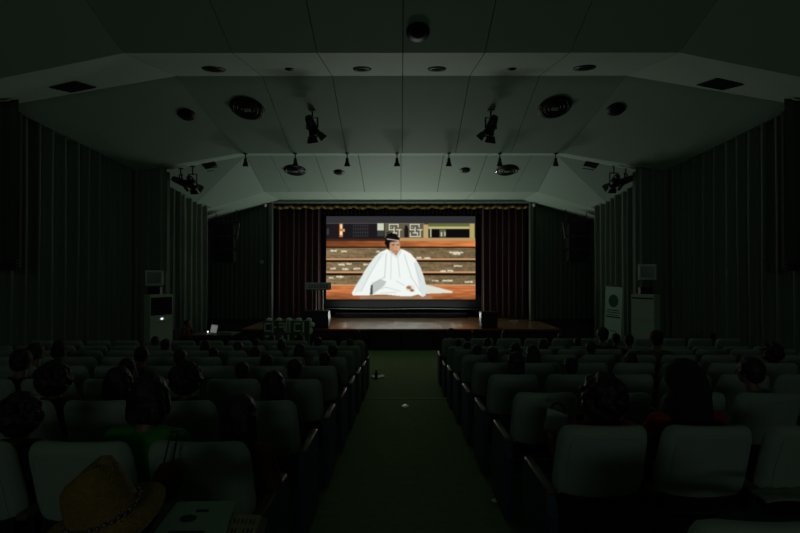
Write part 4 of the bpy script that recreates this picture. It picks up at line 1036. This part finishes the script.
t = thing('sound_mixer', 'flat pale mixer on the right end of the operator desk', 'mixer', (-4.50, DY-.05, -.065), -.2)
bm = bmesh.new(); box(bm, (-.19, -.13, 0), (.19, .13, .04), .006); obj('mixer_case', bm, M_grey, t)
for k in range(6):
    bm = bmesh.new(); box(bm, (-.16+k*.062, -.08, .04), (-.145+k*.062, -.05, .055)); obj('fader', bm, M_blk, t)
t = thing('desk_lamp', 'tiny white light on the desk in front of the laptop', 'lamp', (pt(205, 331, DY-.2).x, DY-.10, -.065))
bm = bmesh.new(); cone(bm, (0, 0, 0), (0, 0, .02), .03, .03, 12); cone(bm, (0, 0, .02), (.02, 0, .05), .006, .006, 8); obj('lamp_stand', bm, M_blk, t)
bm = bmesh.new(); ball(bm, (.025, 0, .055), .011, 10); obj('bulb', bm, mat('tiny_bulb', (1, 1, 1), emit=(.9, .85, 1), estr=9), t)
# operator's chair and operator
t = thing('office_chair', 'dark swivel chair under the operator at the desk', 'chair', (-5.70, DY+.05, -.80), math.radians(-90))
bm = bmesh.new(); box(bm, (-.22, -.2, .38), (.22, .22, .44), .02); obj('seat', bm, M_cush, t, True)
bm = bmesh.new(); box(bm, (-.2, -.24, .50), (.2, -.20, .82), .02); obj('backrest', bm, M_cush, t, True)
bm = bmesh.new(); box(bm, (-.02, -.235, .40), (.02, -.215, .55)); obj('back_post', bm, M_metal, t)
bm = bmesh.new(); cone(bm, (0, 0, .08), (0, 0, .38), .025, .025, 12); obj('pedestal', bm, M_metal, t)
for k in range(5):
    a = 2*math.pi*k/5; bm = bmesh.new(); cone(bm, (0, 0, .09), (.26*math.cos(a), .26*math.sin(a), .03), .02, .015, 8); ball(bm, (.26*math.cos(a), .26*math.sin(a), .025), .024, 8); obj('leg', bm, M_metal, t)
person((-5.66, DY+.05, -.80+.45), math.radians(-100), .80, 'desk', 'short', 'brown', 'maroon', 'operator with lit face and maroon shirt bending over the desk left of the stage')

# ---------------------------------------------------------------- lectern, stage monitors, letter board, hanging speakers
t = thing('lectern', 'slim lectern with a printed grey nameplate on the left of the stage', 'lectern', (pt(318, 290, 14.6).x, 14.6, STZ))
zc = pt(318, 290, 14.6).z-STZ
bm = bmesh.new(); box(bm, (-.38, -.02, zc), (.40, .42, zc+.03), .006); obj('reading_top', bm, M_blk, t)
bm = bmesh.new(); box(bm, (-.42, -.05, zc+.02), (.44, -.03, zc+.25), .005); pl = obj('nameplate', bm, mat('grey_plate', (.62, .64, .75), rough=.5), t, label='printed grey nameplate')
bm = bmesh.new()
for k in range(7):
    x = -.30+k*.095
    for (a, b, c, d) in ((0, .07, .055, .085), (0, .07, .012, .17), (.045, .06, .058, .18), (0, .155, .055, .17)): box(bm, (x+a, -.055, zc+b), (x+c, -.049, zc+d))
obj('lettering', bm, M_ink, pl)
for x in (-.10, .13):
    bm = bmesh.new(); box(bm, (x-.016, .14, 0), (x+.016, .18, zc), .003); obj('post', bm, M_grey if x < 0 else M_white, t)
bm = bmesh.new(); box(bm, (-.3, 0, 0), (.32, .35, .03), .006); obj('base_plate', bm, M_blk, t)

def monitor(x0, x1, ytop, Y, label):
    a = pt(x0, 320, Y).x; b = pt(x1, 320, Y).x; h = pt(x0, ytop, Y).z-STZ
    t = thing('stage_speaker', label, 'speaker', ((a+b)/2, Y+.2, STZ)); w = (b-a)/2
    bm = bmesh.new(); box(bm, (-w, -.2, .01), (w, .22, h), .02); obj('cabinet', bm, M_blk, t)
    bm = bmesh.new(); box(bm, (-w*.9, -.215, .05), (w*.9, -.2, h-.05), .004); obj('grille', bm, mat('dark_grille', (.03, .032, .03), rough=.35, metal=.5), t)
    for s in (-1, 1):
        bm = bmesh.new(); box(bm, (s*w-.012, -.217, .01), (s*w+.012, -.198, h), .003); obj('corner_guard', bm, mat('guard_grey', (.06, .065, .06), rough=.6), t)
monitor(302, 328, 311, 13.35, 'black speaker box on the front of the stage below the lectern')
monitor(481.5, 497, 312, 13.35, 'black speaker box on the front of the stage right of centre')
t = thing('stage_microphone', 'small pale object lying on the dark right part of the stage', 'object', (pt(512, 318, 15.2).x, 15.0, STZ))
bm = bmesh.new(); capsule(bm, (-.12, 0, .03), (.06, 0, .03), .016, .020, 8); ball(bm, (.11, 0, .035), .033, 12); obj('shell', bm, M_white, t)

# foam letter blocks in front of the stage
t = thing('letter_display', 'pale free-standing display of raised Korean letters in front of the stage', 'letter display', (0, 12.45, -.80))
M_foam = mat('pale_foam', (.72, .85, .74), rough=.8, var=.15)
bx0 = pt(263, 330, 12.45).x; bx1 = pt(309, 330, 12.45).x; zT = pt(0, 319, 12.45).z+.80
bm = bmesh.new(); box(bm, (bx0, 0, 0), (bx1, .16, zT-.05), .02); obj('board', bm, mat('foam_board', (.10, .13, .11), rough=.8), t)
bm = bmesh.new()
for x in np.linspace(bx0+.15, bx1-.02, 5): ball(bm, (x, .08, zT-.04-.0*x), (.085, .07, .07), 14)
ball(bm, (bx1+.06, .08, zT-.17), (.09, .07, .08), 14); ball(bm, (bx1+.02, .08, zT-.34), (.07, .06, .1), 14)
obj('rounded_top', bm, M_foam, t, True)
def glyphs(strokes, x0, z0, w, h):
    bm = bmesh.new()
    for (a, b, c, d) in strokes:
        th = .022
        box(bm, (x0+min(a, c)*w-th, -.035, z0+min(b, d)*h-th), (x0+max(a, c)*w+th, .005, z0+max(b, d)*h+th), .005)
    return obj('letter', bm, M_foam, t)
DA = [(0, .1, 0, .9), (0, .9, .5, .9), (0, .1, .5, .1), (.72, 0, .72, 1), (.72, .5, .95, .5)]
KE = [(0, .9, .42, .9), (.42, .2, .42, .9), (0, .55, .42, .55), (.62, 0, .62, 1), (.42, .45, .62, .45), (.9, 0, .9, 1)]
DI = [(0, .1, 0, .9), (0, .9, .5, .9), (0, .1, .5, .1), (.8, 0, .8, 1)]
GO = [(.1, .9, .85, .9), (.85, .45, .85, .9), (.48, .15, .48, .5), (0, .12, 1, .12)]
SI = [(.05, .2, .25, .6), (.25, .6, .25, .9), (.25, .5, .48, .2), (.8, 0, .8, 1)]
W1 = (bx1-bx0)/3.3
for i, g_ in enumerate((DA, KE, DI)): glyphs(g_, bx0+.06+i*W1*1.06, zT-.36, W1*.78, .26)
for i, g_ in enumerate((GO, SI, GO)): glyphs(g_, bx0+.06+i*W1*1.06, zT-.70, W1*.78, .24)

for s, side in ((-1, 'left'), (1, 'right')):
    t = thing('hanging_speaker', f'black speaker stack hanging from a bracket high up {side} of the stage', 'speaker', (s*5.62, 14.2, 0))
    for k in range(3):
        bm = bmesh.new(); z = 3.05-k*.42
        vs = [bm.verts.new(v) for v in ((-.32, -.2-.0*k, z), (.32, -.2, z), (.24, .25, z-.02), (-.24, .25, z-.02), (-.32, -.2+.03*k, z-.38), (.32, -.2+.03*k, z-.38), (.24, .25, z-.34), (-.24, .25, z-.34))]
        bmesh.ops.convex_hull(bm, input=vs); o = obj('speaker_cabinet', bm, M_blk, t)
        bm = bmesh.new(); box(bm, (-.28, -.215+.02*k, z-.34), (.28, -.195+.02*k, z-.04), .004); obj('grille', bm, mat('dark_grille', (.03, .032, .03), rough=.35, metal=.5), o)
    bm = bmesh.new()
    zc_ = ceil_z(5.6, 14.2)-.0
    for x in (-.28, .28): cone(bm, (x, 0, 3.0), (x*1.2, .05, zc_), .015, .015, 8)
    cone(bm, (-.45, 0, 3.12), (.45, 0, 3.12), .02, .02, 8); cone(bm, (-.45, 0, 3.12), (-.3, .2, 2.6), .012, .012, 8); cone(bm, (.45, 0, 3.12), (.3, .2, 2.6), .012, .012, 8)
    obj('hanging_bracket', bm, M_metal, t)
    p = pt(265 if s < 0 else 534, 205, 15.1)
    t = thing('wall_camera', f'tiny pale camera at the top of the trim strip {side} of the stage', 'camera', p)
    bm = bmesh.new(); ball(bm, (0, 0, 0), (.05, .06, .065), 14); obj('housing', bm, M_white, t, True)
    bm = bmesh.new(); box(bm, (-.03, .02, .04), (.03, .20, .08), .005); obj('bracket', bm, M_blk, t)
t = thing('wall_switch', 'small grey wall switch box on the curtain left of the stage opening', 'switch', pt(261, 262, 15.17))
bm = bmesh.new(); box(bm, (-.05, -.02, -.06), (.05, .10, .06), .006); obj('box', bm, M_grey, t)
bm = bmesh.new(); box(bm, (-.02, -.03, -.02), (.02, -.018, .03), .003); obj('rocker', bm, M_white, t)
